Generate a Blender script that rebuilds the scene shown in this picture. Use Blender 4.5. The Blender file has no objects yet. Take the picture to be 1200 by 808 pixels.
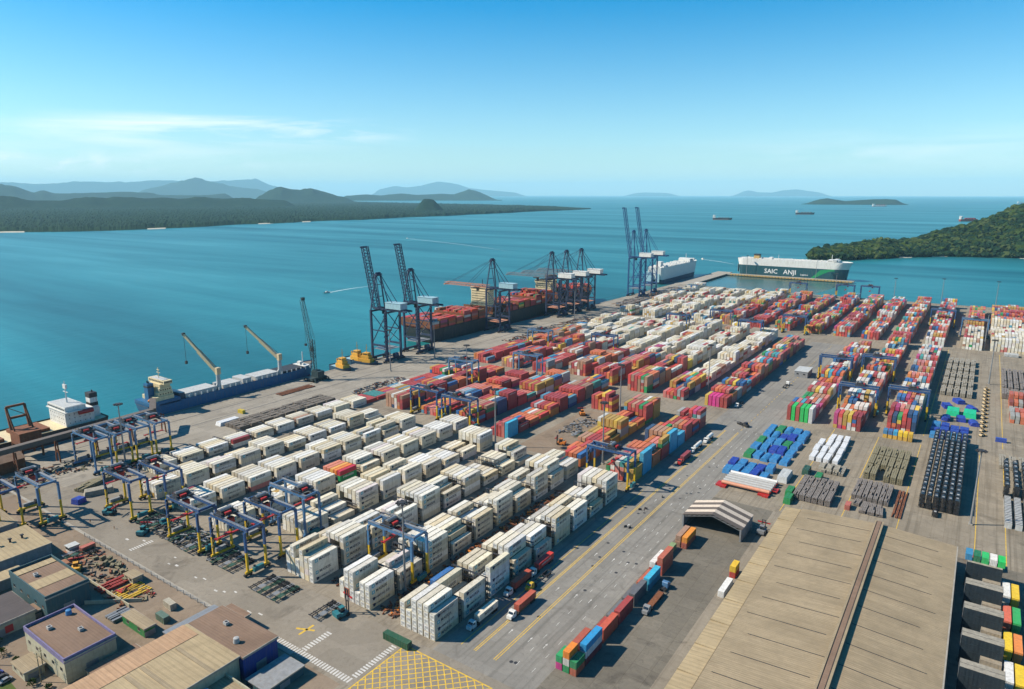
import bpy, math, random
from mathutils import Vector, Matrix, noise
R = math.radians
rnd = random.Random(7)
sc = bpy.context.scene
COL = sc.collection

# world axes: X = across the yard (towards the hinterland), Y = along the quay, Z up
CAM_H = 160.0
YAW = R(34.6)
PITCH = R(12.41)

def cam_ground(px, py, h=0.0):
    """ground point on a survey ray from the drone position (used to transfer measured bearings to map coordinates)"""
    F = 800.0
    dx, dy = px - 600, py - 404
    Yf = F * math.cos(PITCH) - dy * math.sin(PITCH)
    Z = dy * math.cos(PITCH) + F * math.sin(PITCH)
    t = (CAM_H - h) / Z
    X, Y = dx * t, Yf * t
    return (X * math.cos(YAW) - Y * math.sin(YAW), X * math.sin(YAW) + Y * math.cos(YAW))

def bearing(px):
    """horizontal bearing (radians from +Y, clockwise) of a horizon column"""
    return math.atan((px - 600) * math.cos(PITCH) / 800.0) - YAW

def height_at(py, d, px=600):
    """height of something that shows at row py at ground distance d"""
    dy = py - 404; dx = px - 600
    Yf = 800 * math.cos(PITCH) - dy * math.sin(PITCH)
    Z = dy * math.cos(PITCH) + 800 * math.sin(PITCH)
    return CAM_H - Z * d / math.hypot(Yf, dx)

# ------------------------------------------------------------------ materials
def new_mat(name):
    m = bpy.data.materials.new(name); m.use_nodes = True
    nt = m.node_tree; nt.nodes.clear()
    out = nt.nodes.new('ShaderNodeOutputMaterial')
    b = nt.nodes.new('ShaderNodeBsdfPrincipled')
    nt.links.new(b.outputs[0], out.inputs[0])
    return m, nt, b

def mixc(nt, fac, a, b, mode='MIX'):
    n = nt.nodes.new('ShaderNodeMix'); n.data_type = 'RGBA'; n.blend_type = mode
    for sock, val in ((n.inputs[0], fac), (n.inputs[6], a), (n.inputs[7], b)):
        if hasattr(val, 'links') or hasattr(val, 'is_linked'):
            nt.links.new(val, sock)
        elif sock.type == 'RGBA':
            sock.default_value = (val[0], val[1], val[2], 1)
        else:
            sock.default_value = val
    return n.outputs[2]

def tex_noise(nt, vec, scale, detail=4, rough=.55, dist=0):
    n = nt.nodes.new('ShaderNodeTexNoise'); n.inputs['Scale'].default_value = scale
    n.inputs['Detail'].default_value = detail; n.inputs['Roughness'].default_value = rough
    n.inputs['Distortion'].default_value = dist
    nt.links.new(vec, n.inputs['Vector'])
    return n.outputs['Fac']

def ramp(nt, fac, p0, p1, c0=(0, 0, 0), c1=(1, 1, 1)):
    n = nt.nodes.new('ShaderNodeValToRGB')
    e = n.color_ramp.elements
    e[0].position = p0; e[1].position = p1
    e[0].color = (*c0, 1); e[1].color = (*c1, 1)
    nt.links.new(fac, n.inputs[0])
    return n.outputs[0]

def world_pos(nt, sx=1, sy=1, sz=1):
    g = nt.nodes.new('ShaderNodeNewGeometry')
    mp = nt.nodes.new('ShaderNodeMapping')
    mp.inputs['Scale'].default_value = (sx, sy, sz)
    nt.links.new(g.outputs['Position'], mp.inputs['Vector'])
    return mp.outputs[0]

def paint(name, col, rough=.55, var=.18, scale=.6, metal=0.0, spec=.4, source=None, grime=(.16, .12, .08), grime_amt=.34):
    """weathered paint: fine mottling, vertical streaks of grime"""
    m, nt, b = new_mat(name)
    p = world_pos(nt)
    if source == 'object':
        oi = nt.nodes.new('ShaderNodeObjectInfo'); base = oi.outputs['Color']
    elif source == 'attr':
        at = nt.nodes.new('ShaderNodeAttribute'); at.attribute_name = 'Col'; base = at.outputs['Color']
    else:
        rg = nt.nodes.new('ShaderNodeRGB'); rg.outputs[0].default_value = (*[x * .86 for x in col], 1); base = rg.outputs[0]
    if source: base = mixc(nt, 1.0, base, (.96, .95, .935), 'MULTIPLY')
    n1 = tex_noise(nt, p, scale, 5)
    c = mixc(nt, ramp(nt, n1, .3, .7), mixc(nt, 1.0, base, (1 - var, 1 - var, 1 - var), 'MULTIPLY'), base)
    st = tex_noise(nt, world_pos(nt, 1.3, 1.3, .12), 1.1, 3)
    f = nt.nodes.new('ShaderNodeMath'); f.operation = 'MULTIPLY'; f.inputs[1].default_value = grime_amt
    nt.links.new(ramp(nt, st, .5, .75), f.inputs[0])
    c = mixc(nt, f.outputs[0], c, grime)
    nt.links.new(c, b.inputs['Base Color'])
    b.inputs['Roughness'].default_value = rough; b.inputs['Metallic'].default_value = metal
    b.inputs['Specular IOR Level'].default_value = spec
    return m

M = {}
M['box'] = paint('container_paint', (1, 1, 1), .5, .22, .7, source='object', grime_amt=.42)
M['box_far'] = paint('container_paint_far', (1, 1, 1), .55, .22, .7, source='attr', grime_amt=.42)
M['blue'] = paint('crane_blue', (.022, .085, .225), .5, var=.3)
M['lightblue'] = paint('crane_light_blue', (.07, .185, .35), .5, var=.3)
M['navy'] = paint('crane_navy', (.016, .035, .085), .5)
M['yellow'] = paint('crane_yellow', (.62, .40, .02), .5)
M['red'] = paint('signal_red', (.42, .02, .02), .5)
M['dark'] = paint('dark_machinery', (.03, .03, .035), .6)
M['rubber'] = paint('tyre_rubber', (.018, .018, .018), .85)
M['steel'] = paint('galvanised_steel', (.28, .29, .30), .45, metal=.3)
M['white'] = paint('white_paint', (.74, .73, .69), .45)
M['cream'] = paint('cream_paint', (.72, .60, .36), .5)
M['tealgrey'] = paint('machinery_house_teal', (.32, .50, .56), .5)
M['rust'] = paint('rust', (.22, .075, .03), .85, var=.45)
M['orange'] = paint('orange_paint', (.62, .20, .03), .5)
M['teal'] = paint('teal_paint', (.02, .17, .20), .5)
M['green'] = paint('green_paint', (.02, .20, .06), .5)
M['darkgreen'] = paint('dark_green_paint', (.02, .075, .05), .55)
M['mhc'] = paint('harbour_crane_dark', (.02, .045, .05), .55)
M['glass'] = paint('dark_glass', (.012, .02, .03), .12, var=.1, grime_amt=0, spec=.6)
M['shipblue'] = paint('ship_hull_blue', (.008, .115, .26), .5)
M['slabpile'] = paint('slab_pile', (.21, .18, .15), .9, var=.5, scale=1.0)
M['jib'] = paint('jib_cream', (.64, .50, .30), .5, var=.2, grime_amt=.15)
M['shipteal'] = paint('ship_hull_dark_teal', (.008, .075, .095), .45)
M['shade_painted_box'] = paint('shade_container_paint', (.020, .032, .042), .6, var=.3, grime_amt=.06)  # near-black stands in for shade on the stacked container faces
M['shipdark'] = paint('ship_hull_dark', (.02, .028, .035), .5)
M['shipnavy'] = paint('ship_hull_navy', (.008, .05, .10), .45)
M['shipred'] = paint('ship_boot_red', (.30, .03, .02), .6)
M['shipgreen'] = paint('ship_band_green', (.01, .27, .10), .45)
M['deck'] = paint('ship_deck', (.17, .14, .11), .8)
M['hatch'] = paint('hatch_cover_grey', (.50, .51, .50), .6, var=.25)
M['ochre'] = paint('crane_ochre', (.52, .34, .12), .55)
M['gold'] = paint('tug_gold', (.70, .36, .04), .5)
M['timber'] = paint('timber', (.25, .22, .135), .9, var=.45, scale=1.5)
M['grille'] = paint('vent_grille', (.40, .40, .39), .6)
M['lavender'] = paint('walkway_grating', (.22, .24, .27), .7, var=.3)
M['greystack'] = paint('grey_bars', (.24, .21, .19), .85, var=.5, scale=1.2)
M['beigestack'] = paint('beige_bundles', (.34, .31, .25), .85, var=.4, scale=.8)
M['tarpblue'] = paint('blue_tarpaulin', (.04, .22, .48), .5, var=.35)
M['tarpdeep'] = paint('deep_blue_tarpaulin', (.02, .05, .34), .45, var=.3)
M['tarpgreen'] = paint('green_tarpaulin', (.01, .48, .23), .45, var=.2)
M['wrap'] = paint('white_wrap', (.72, .73, .74), .5, var=.3, scale=1.2)
M['salmon'] = paint('salmon_paint', (.62, .28, .17), .6)
M['blackwrap'] = paint('black_wrap', (.022, .024, .028), .35, var=.3)
M['stripe_dark'] = paint('roof_stripe_dark', (.125, .10, .085), .75)
M['stripe_light'] = paint('roof_stripe_light', (.62, .52, .42), .75)
M['concrete'] = paint('concrete', (.36, .33, .28), .9, var=.3, scale=.3)
M['bwall'] = paint('building_wall_grey', (.26, .27, .28), .85, var=.3)
M['bpale'] = paint('building_wall_pale', (.45, .42, .30), .85, var=.25)
M['bteal'] = paint('building_wall_teal', (.03, .09, .11), .75)
M['bblue'] = paint('building_wall_blue', (.015, .04, .22), .7)
M['bpurple'] = paint('parapet_purple', (.19, .165, .31), .75, var=.3)
M['window'] = paint('window_glass', (.02, .025, .03), .2, var=.1, grime_amt=0, spec=.6)
M['letter_navy'] = paint('lettering_navy', (.015, .03, .07), .6, grime_amt=.05)
M['letter_teal'] = paint('lettering_teal', (.06, .36, .46), .6, grime_amt=.05)
M['letter_white'] = paint('lettering_white', (.78, .78, .76), .6, grime_amt=.05)
M['letter_red'] = paint('lettering_red', (.5, .03, .03), .6, grime_amt=.05)

def roofmat(name, col, period, axis='X', var=.25):
    """sheet roof: fine corrugation across, weathered bands of sheets along"""
    m, nt, b = new_mat(name)
    p = world_pos(nt)
    n = tex_noise(nt, world_pos(nt, *( (.04, 2.6, .3) if axis == 'X' else (2.6, .04, .3))), 1.0, 6, .7)
    n2 = tex_noise(nt, p, .35, 6, .7)
    col = tuple(x * .86 for x in col)
    n5 = tex_noise(nt, world_pos(nt, *((.004, .11, 1) if axis == 'X' else (.11, .004, 1))), 1.0, 3, .6)
    n3 = tex_noise(nt, p, .045, 6, .7, .8)
    c = mixc(nt, ramp(nt, n, .3, .7), tuple(x * (1 - var) for x in col), tuple(min(1, x * (1 + var * .5)) for x in col))
    c = mixc(nt, mixc(nt, .38, (0, 0, 0), ramp(nt, n5, .42, .64)), c, tuple(x * .68 for x in col))
    c = mixc(nt, mixc(nt, .35, (0, 0, 0), ramp(nt, n2, .45, .75)), c, tuple(x * .45 for x in col))
    c = mixc(nt, mixc(nt, .6, (0, 0, 0), ramp(nt, n3, .46, .72)), c, tuple(x * .52 for x in col))
    n4 = tex_noise(nt, world_pos(nt, *((.25, .9, .3) if axis == 'X' else (.9, .25, .3))), .5, 6, .75, .5)
    c = mixc(nt, mixc(nt, .5, (0, 0, 0), ramp(nt, n4, .62, .74)), c, (.14, .085, .05))
    w = nt.nodes.new('ShaderNodeTexWave'); w.wave_type = 'BANDS'; w.bands_direction = 'Y' if axis == 'X' else 'X'
    w.inputs['Scale'].default_value = .314 / period * 1.0; w.inputs['Distortion'].default_value = .3
    nt.links.new(p, w.inputs['Vector'])
    c = mixc(nt, mixc(nt, .26, (0, 0, 0), ramp(nt, w.outputs['Fac'], .0, .35, (1, 1, 1), (0, 0, 0))), c, tuple(x * .4 for x in col))
    nt.links.new(c, b.inputs['Base Color']); b.inputs['Roughness'].default_value = .8
    b.inputs['Specular IOR Level'].default_value = .2
    return m
M['rooftan'] = roofmat('roof_tan_sheet', (.355, .28, .18), 1.0, var=.32)
M['rooftan2'] = roofmat('roof_light_tan_sheet', (.43, .335, .20), 2.0)
M['roofbrown'] = roofmat('roof_brown_sheet', (.25, .165, .115), 1.0)
M['roofpink'] = roofmat('roof_pinkish_tan_sheet', (.47, .30, .18), 1.6)
M['roofdark'] = roofmat('roof_dark_corrugated', (.10, .085, .085), 1.2, axis='Y')

def groundmat(name, a, b_, dark, slab=0.0, tracks=True):
    """worn paving: broad stains, fine grit, darker oil marks, tyre-polished lanes running along Y"""
    a, b_, dark = [tuple(x * .84 for x in q) for q in (a, b_, dark)]
    m, nt, b = new_mat(name)
    p = world_pos(nt)
    broad = tex_noise(nt, p, .016, 6, .62, .4)
    c = mixc(nt, ramp(nt, broad, .32, .68), a, b_)
    fine = tex_noise(nt, p, .5, 6, .75)
    c = mixc(nt, mixc(nt, .5, (0, 0, 0), ramp(nt, fine, .35, .7)), c, tuple(x * .72 for x in a))
    ax = tex_noise(nt, p, .22, 4, .7, 2.5)
    c = mixc(nt, mixc(nt, .4, (0, 0, 0), ramp(nt, ax, .58, .66)), c, tuple(x * .55 for x in a))
    vo = nt.nodes.new('ShaderNodeTexVoronoi'); vo.inputs['Scale'].default_value = .055; vo.distance = 'CHEBYCHEV'; nt.links.new(p, vo.inputs['Vector'])
    pc = nt.nodes.new('ShaderNodeSeparateColor'); nt.links.new(vo.outputs['Color'], pc.inputs[0])
    c = mixc(nt, mixc(nt, .3, (0, 0, 0), ramp(nt, pc.outputs[0], .62, .66)), c, tuple(x * .7 for x in a))
    oil = tex_noise(nt, p, .07, 5, .7, 1.2)
    c = mixc(nt, mixc(nt, .65, (0, 0, 0), ramp(nt, oil, .55, .74)), c, dark)
    if tracks:
        tr = tex_noise(nt, world_pos(nt, .55, .012, 1), 1.0, 4, .6)
        c = mixc(nt, mixc(nt, .55, (0, 0, 0), ramp(nt, tr, .5, .68)), c, tuple(x * .5 for x in a))
    if slab:
        br = nt.nodes.new('ShaderNodeTexBrick'); br.inputs['Scale'].default_value = 1.0
        br.offset = 0.0
        br.inputs['Brick Width'].default_value = slab; br.inputs['Row Height'].default_value = slab
        br.inputs['Mortar Size'].default_value = .06; br.inputs['Mortar Smooth'].default_value = .1
        br.inputs['Color1'].default_value = (1, 1, 1, 1); br.inputs['Color2'].default_value = (.84, .84, .84, 1)
        br.inputs['Mortar'].default_value = (.55, .52, .48, 1)
        nt.links.new(p, br.inputs['Vector'])
        c = mixc(nt, .8, c, br.outputs['Color'], 'MULTIPLY')
    nt.links.new(c, b.inputs['Base Color']); b.inputs['Roughness'].default_value = .9
    b.inputs['Specular IOR Level'].default_value = .15
    return m
M['yard'] = groundmat('yard_paving', (.24, .205, .16), (.32, .28, .22), (.095, .08, .065), 0)
M['slab'] = groundmat('slab_paving', (.265, .225, .17), (.33, .285, .22), (.11, .095, .075), 5.2)
M['asphalt'] = groundmat('asphalt_road', (.225, .212, .19), (.285, .268, .238), (.11, .10, .09), 0)
M['crossroad'] = groundmat('cross_road_paving', (.235, .205, .165), (.30, .265, .215), (.10, .085, .07), 0, False)
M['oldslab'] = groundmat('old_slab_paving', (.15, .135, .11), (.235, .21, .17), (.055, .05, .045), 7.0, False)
M['apron'] = groundmat('quay_apron_concrete', (.29, .26, .215), (.37, .335, .28), (.11, .10, .085), 0)
M['dirt'] = groundmat('bare_dirt', (.235, .175, .125), (.29, .23, .17), (.09, .07, .05), 0, False)
M['reddirt'] = groundmat('red_dirt', (.36, .14, .085), (.33, .20, .13), (.18, .10, .07), 0, False)
M['line_yellow'] = paint('road_paint_yellow', (.74, .47, .04), .8, var=.4, scale=.8, grime=(.2, .18, .15), grime_amt=.5)
M['line_white'] = paint('road_paint_white', (.62, .60, .56), .8, var=.3, scale=.8, grime=(.2, .19, .18), grime_amt=.7)

# ------------------------------------------------------------------ mesh building
class MB:
    def __init__(s): s.v = []; s.f = []; s.m = []; s.c = []
    def face(s, pts, mi=0):
        i = len(s.v); s.v += [tuple(p) for p in pts]; s.f.append(tuple(range(i, i + len(pts)))); s.m.append(mi)
    def box(s, x0, y0, z0, x1, y1, z1, mi=0, bottom=True):
        i = len(s.v)
        s.v += [(x0, y0, z0), (x1, y0, z0), (x1, y1, z0), (x0, y1, z0), (x0, y0, z1), (x1, y0, z1), (x1, y1, z1), (x0, y1, z1)]
        fs = [(4, 5, 6, 7), (0, 1, 5, 4), (1, 2, 6, 5), (2, 3, 7, 6), (3, 0, 4, 7)]
        if bottom: fs.append((3, 2, 1, 0))
        for f in fs: s.f.append(tuple(i + k for k in f)); s.m.append(mi)
    def cbox(s, c, sz, mi=0):
        s.box(c[0] - sz[0] / 2, c[1] - sz[1] / 2, c[2] - sz[2] / 2, c[0] + sz[0] / 2, c[1] + sz[1] / 2, c[2] + sz[2] / 2, mi)
    def beam(s, p, q, w, h=None, mi=0):
        p, q = Vector(p), Vector(q); d = (q - p).normalized(); h = h or w
        up = Vector((0, 0, 1)) if abs(d.z) < .95 else Vector((0, 1, 0))
        a = d.cross(up).normalized() * w / 2; b = a.cross(d).normalized() * h / 2
        i = len(s.v)
        for o in (p, q):
            for sa, sb in ((-1, -1), (1, -1), (1, 1), (-1, 1)): s.v.append(tuple(o + a * sa + b * sb))
        for f in ((0, 1, 2, 3), (7, 6, 5, 4), (0, 4, 5, 1), (1, 5, 6, 2), (2, 6, 7, 3), (3, 7, 4, 0)):
            s.f.append(tuple(i + k for k in f)); s.m.append(mi)
    def tube(s, p, q, r, n=10, mi=0, r2=None):
        p, q = Vector(p), Vector(q); d = (q - p).normalized(); r2 = r if r2 is None else r2
        up = Vector((0, 0, 1)) if abs(d.z) < .9 else Vector((0, 1, 0))
        a = d.cross(up).normalized(); b = d.cross(a)
        i = len(s.v)
        for o, rr in ((p, r), (q, r2)):
            for k in range(n):
                t = 2 * math.pi * k / n
                s.v.append(tuple(o + (a * math.cos(t) + b * math.sin(t)) * rr))
        for k in range(n):
            s.f.append((i + k, i + (k + 1) % n, i + n + (k + 1) % n, i + n + k)); s.m.append(mi)
        s.f.append(tuple(i + k for k in range(n))); s.m.append(mi)
        s.f.append(tuple(i + n + k for k in reversed(range(n)))); s.m.append(mi)
    def prism(s, pts, z0, z1, mi=0, top=None):
        n = len(pts); i = len(s.v)
        s.v += [(x, y, z0) for x, y in pts] + [(x, y, z1) for x, y in pts]
        for k in range(n):
            s.f.append((i + k, i + (k + 1) % n, i + n + (k + 1) % n, i + n + k)); s.m.append(mi)
        s.f.append(tuple(i + n + k for k in range(n))); s.m.append(mi if top is None else top)
    def grid(s, rows, mi=0):
        i = len(s.v); n = len(rows[0])
        for r in rows: s.v += [tuple(p) for p in r]
        for a in range(len(rows) - 1):
            for b in range(n - 1):
                s.f.append((i + a * n + b, i + a * n + b + 1, i + (a + 1) * n + b + 1, i + (a + 1) * n + b)); s.m.append(mi)
    def mesh(s, name, mats, smooth=False):
        me = bpy.data.meshes.new(name); me.from_pydata(s.v, [], s.f)
        for m in mats: me.materials.append(M[m] if isinstance(m, str) else m)
        me.polygons.foreach_set('material_index', s.m)
        if smooth: me.polygons.foreach_set('use_smooth', [True] * len(s.f))
        me.update()
        return me
    def build(s, name, mats, parent=None, loc=(0, 0, 0), rz=0, smooth=False):
        return link(name, s.mesh(name, mats if isinstance(mats, (list, tuple)) else [mats], smooth), parent, loc, rz)

def link(name, me, parent=None, loc=(0, 0, 0), rz=0):
    o = bpy.data.objects.new(name, me); COL.objects.link(o)
    o.location = loc; o.rotation_euler = (0, 0, rz)
    if parent: o.parent = parent
    return o

def tag(o, label, cat, group=None):
    o['label'] = label; o['category'] = cat
    if group: o['group'] = group
    return o
def kind(o, k, label=None):
    o['kind'] = k
    if label: o['label'] = label
    return o
def thing(name, label, cat, loc=(0, 0, 0), rz=0, group=None):
    return tag(link(name, None, None, loc, rz), label, cat, group)
KIDS = {}
def dup(root, loc, rz, label, group=None):
    """copy of a thing with its parts and sub-parts"""
    def cp(o, par):
        c = o.copy(); COL.objects.link(c)
        if par: c.parent = par
        for k in list(o.children): cp(k, c)
        return c
    r = cp(root, None); r.location = loc; r.rotation_euler = (0, 0, rz); r['label'] = label
    if group: r['group'] = group
    return r

TEXT = {}
def text_mesh(txt, size, mat):
    key = (txt, size, mat)
    if key not in TEXT:
        cu = bpy.data.curves.new('lettering', 'FONT'); cu.body = txt; cu.size = size; cu.align_x = 'CENTER'; cu.align_y = 'CENTER'
        cu.resolution_u = 2; cu.offset = size * .012
        o = bpy.data.objects.new('lettering', cu); COL.objects.link(o)
        bpy.context.view_layer.update()
        me = bpy.data.meshes.new_from_object(o.evaluated_get(bpy.context.evaluated_depsgraph_get()))
        bpy.data.objects.remove(o)
        me.name = 'lettering'; me.materials.clear(); me.materials.append(M[mat]); TEXT[key] = me
    return TEXT[key]

ORD = ['first', 'second', 'third', 'fourth', 'fifth', 'sixth', 'seventh', 'eighth', 'ninth', 'tenth', 'eleventh', 'twelfth',
       'thirteenth', 'fourteenth', 'fifteenth', 'sixteenth', 'seventeenth', 'eighteenth', 'nineteenth', 'twentieth']
# ------------------------------------------------------------------ camera, light, sky
cam = bpy.data.cameras.new('camera'); cam.sensor_width = 36; cam.lens = 24.0; cam.clip_end = 200000; cam.clip_start = 1
co = bpy.data.objects.new('camera', cam); COL.objects.link(co)
co.location = (0, 0, CAM_H); co.rotation_euler = (math.pi / 2 - PITCH, 0, YAW)
sc.camera = co
SUN_EL = R(41)
to_sun = Vector((-math.sin(R(58)) * math.cos(SUN_EL), -math.cos(R(58)) * math.cos(SUN_EL), math.sin(SUN_EL)))
sl = bpy.data.lights.new('sun', 'SUN'); sl.energy = 5.0; sl.angle = R(.5); sl.color = (1, .90, .745)
so = bpy.data.objects.new('sun', sl); COL.objects.link(so)
so.rotation_euler = to_sun.to_track_quat('Z', 'Y').to_euler(); so.location = (0, 0, 400)

w = bpy.data.worlds.new('World'); sc.world = w; w.use_nodes = True
nt = w.node_tree; nt.nodes.clear()
wo = nt.nodes.new('ShaderNodeOutputWorld'); bg = nt.nodes.new('ShaderNodeBackground'); bg.inputs[1].default_value = .078
nt.links.new(bg.outputs[0], wo.inputs[0])
sky = nt.nodes.new('ShaderNodeTexSky'); sky.sky_type = 'NISHITA'; sky.sun_disc = False
sky.sun_elevation = SUN_EL; sky.sun_rotation = math.atan2(to_sun.x, to_sun.y)
sky.air_density = 1.0; sky.dust_density = .3; sky.ozone_density = 2.4; sky.altitude = 100
tc = nt.nodes.new('ShaderNodeTexCoord')
# cirrus sheet: clouds live on a plane high above, so project the direction onto it
sep = nt.nodes.new('ShaderNodeSeparateXYZ'); nt.links.new(tc.outputs['Generated'], sep.inputs[0])
def mth(op, a, b=None):
    n = nt.nodes.new('ShaderNodeMath'); n.operation = op
    for i, x in enumerate((a, b)):
        if x is None: continue
        if isinstance(x, (int, float)): n.inputs[i].default_value = x
        else: nt.links.new(x, n.inputs[i])
    return n.outputs[0]
zc = mth('MAXIMUM', sep.outputs['Z'], .02)
# rotate into camera-free compass axes: a = bearing, e = elevation
az = mth('ARCTAN2', sep.outputs['X'], sep.outputs['Y'])
el = mth('ARCSINE', sep.outputs['Z'])
cmb = nt.nodes.new('ShaderNodeCombineXYZ')
nt.links.new(mth('MULTIPLY', az, 3.0), cmb.inputs[0]); nt.links.new(mth('MULTIPLY', el, 30.0), cmb.inputs[1])
n1 = tex_noise(nt, cmb.outputs[0], 1.3, 7, .62, .6)
def window(x, c, wid):
    return mth('MAXIMUM', mth('SUBTRACT', 1.0, mth('DIVIDE', mth('ABSOLUTE', mth('SUBTRACT', x, c)), wid)), 0.0)
b1 = mth('MULTIPLY', window(el, R(4.7), R(1.2)), window(az, R(-55.5), R(14)))
b2 = mth('MULTIPLY', window(el, R(3.2), R(2.0)), window(az, R(-68), R(24)))
b3 = mth('MULTIPLY', window(el, R(3.0), R(1.8)), window(az, R(-4), R(20)))
band = mth('ADD', mth('ADD', mth('MULTIPLY', b1, 2.6), mth('MULTIPLY', b2, .7)), mth('MULTIPLY', b3, .6))
cl = mth('MULTIPLY', ramp(nt, n1, .42, .68), mth('MINIMUM', band, 1.0))
# small cumulus low over the far hills
cmb2 = nt.nodes.new('ShaderNodeCombineXYZ')
nt.links.new(mth('MULTIPLY', az, 14.0), cmb2.inputs[0]); nt.links.new(mth('MULTIPLY', el, 26.0), cmb2.inputs[1])
n2 = tex_noise(nt, cmb2.outputs[0], 1.6, 6, .6, .2)
cu = mth('MULTIPLY', ramp(nt, n2, .52, .64), mth('MULTIPLY', window(el, R(2.1), R(1.0)), window(az, R(-66), R(14))))
cov = mth('MINIMUM', mth('ADD', mth('MULTIPLY', cl, .7), mth('MULTIPLY', cu, .55)), .8)
hs = nt.nodes.new('ShaderNodeHueSaturation'); hs.inputs['Hue'].default_value = .488; hs.inputs['Value'].default_value = 1.12
nt.links.new(mth('ADD', 1.0, mth('MULTIPLY', .62, mth('MINIMUM', mth('DIVIDE', mth('MAXIMUM', el, 0.0), R(14)), 1.0))), hs.inputs['Saturation'])
nt.links.new(sky.outputs[0], hs.inputs['Color'])
tint = mixc(nt, 1.0, hs.outputs[0], (.80, 1.0, 1.07), 'MULTIPLY')
skyc = mixc(nt, cov, tint, (10.5, 10.2, 10.2))
nt.links.new(skyc, bg.inputs[0])

sc.render.engine = 'CYCLES'
sc.view_settings.view_transform = 'Standard'; sc.view_settings.look = 'None'
sc.view_settings.exposure = .76; sc.view_settings.gamma = 1
cy = sc.cycles
cy.max_bounces = 5; cy.diffuse_bounces = 3; cy.glossy_bounces = 2; cy.transmission_bounces = 2; cy.volume_bounces = 1
cy.use_adaptive_sampling = True; cy.adaptive_threshold = .015
cy.use_denoising = True
try: cy.denoiser = 'OPENIMAGEDENOISE'
except Exception: pass
cy.caustics_reflective = False; cy.caustics_refractive = False

# haze: one box round camera, ground and all the hills
hz = MB(); hz.box(-70000, -8000, -40, 60000, 70000, 1400)
hm = bpy.data.materials.new('sea_haze'); hm.use_nodes = True; nt = hm.node_tree; nt.nodes.clear()
ho = nt.nodes.new('ShaderNodeOutputMaterial'); pv = nt.nodes.new('ShaderNodeVolumePrincipled')
pv.inputs['Color'].default_value = (.46, .82, 1, 1); pv.inputs['Density'].default_value = 2.3e-5; pv.inputs['Anisotropy'].default_value = 0
nt.links.new(pv.outputs[0], ho.inputs['Volume'])
kind(hz.build('haze', [hm]), 'stuff', 'pale sea haze over the bay')

# ------------------------------------------------------------------ water
m, nt, b = new_mat('sea_water')
p = world_pos(nt)
g_ = nt.nodes.new('ShaderNodeNewGeometry'); mp_ = nt.nodes.new('ShaderNodeMapping')
mp_.inputs['Rotation'].default_value = (0, 0, R(-38)); mp_.inputs['Scale'].default_value = (.0005, .0042, 1)
nt.links.new(g_.outputs['Position'], mp_.inputs['Vector'])
n1 = tex_noise(nt, mp_.outputs[0], 1.0, 7, .62, .5)
n2 = tex_noise(nt, world_pos(nt, .012, .005, 1), 1.0, 5, .6, .3)
c = mixc(nt, ramp(nt, n1, .36, .64), (.006, .078, .092), (.014, .165, .178))
c = mixc(nt, mixc(nt, .35, (0, 0, 0), ramp(nt, n2, .4, .7)), c, (.004, .110, .128))
nt.links.new(c, b.inputs['Base Color'])
nt.links.new(ramp(nt, n1, .3, .7, (.42, .42, .42), (.28, .28, .28)), b.inputs['Roughness']); b.inputs['Specular IOR Level'].default_value = .36
bm1 = nt.nodes.new('ShaderNodeBump'); bm1.inputs['Strength'].default_value = .4; bm1.inputs['Distance'].default_value = 1.2
nt.links.new(tex_noise(nt, world_pos(nt, .09, .05, .1), 1.0, 4, .65, .2), bm1.inputs['Height'])
nt.links.new(bm1.outputs[0], b.inputs['Normal'])
M['water'] = m
mb = MB(); mb.face([(-69000, -7000, -3.0), (59000, -7000, -3.0), (59000, 69000, -3.0), (-69000, 69000, -3.0)])
kind(mb.build('water', ['water']), 'structure')

# ------------------------------------------------------------------ ground sheets
QUAY = [(-489, 150), (-489, 560), (-480, 780), (-470, 900), (-462, 1192)]
land = [(-700, -400), (-505, 60), (-489, 150)] + QUAY[1:] + [(-372, 1192), (-300, 1190), (700, 1210), (700, -400)]
mb = MB(); mb.prism(land, -6.0, 0.0)
kind(mb.build('ground', ['yard']), 'structure')
def sheet(name, pts, z, mat):
    mb = MB(); mb.face([(x, y, z) for x, y in pts]); return kind(mb.build(name, [mat]), 'structure')
sheet('quay_apron', [(-489, 150.5), (-489, 560), (-480, 780), (-470, 900), (-462.2, 1191), (-408, 1191), (-408, 150.5)], .004, 'apron')
sheet('road', [(-146.5, 162), (-105, 162), (-105, 800), (-146.5, 800)], .004, 'asphalt')
sheet('cross_road', [(-407.9, 132), (-105.1, 132), (-105.1, 161.9), (-407.9, 161.9)], .004, 'crossroad')
sheet('old_paving', [(-104.9, 120), (-74, 120), (-74, 345), (-104.9, 345)], .004, 'oldslab')
sheet('slab_yard', [(-104.9, 345.1), (90, 345.1), (90, 846), (-104.9, 846)], .004, 'slab')
sheet('bare_dirt', [(-420, 60), (-160, 60), (-160, 130.8), (-420, 130.8)], .004, 'dirt')
sheet('red_dirt', [(-333, 112), (-316, 112), (-312, 128), (-330, 129)], .008, 'reddirt')
sheet('lane_dirt', [(-236, 345), (-202, 345), (-202, 440), (-236, 440)], .004, 'dirt')
mb = MB(); mb.box(-430, 130.8, 0, -186, 132.3, .14)
kind(mb.build('kerb', ['concrete']), 'structure')

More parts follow.
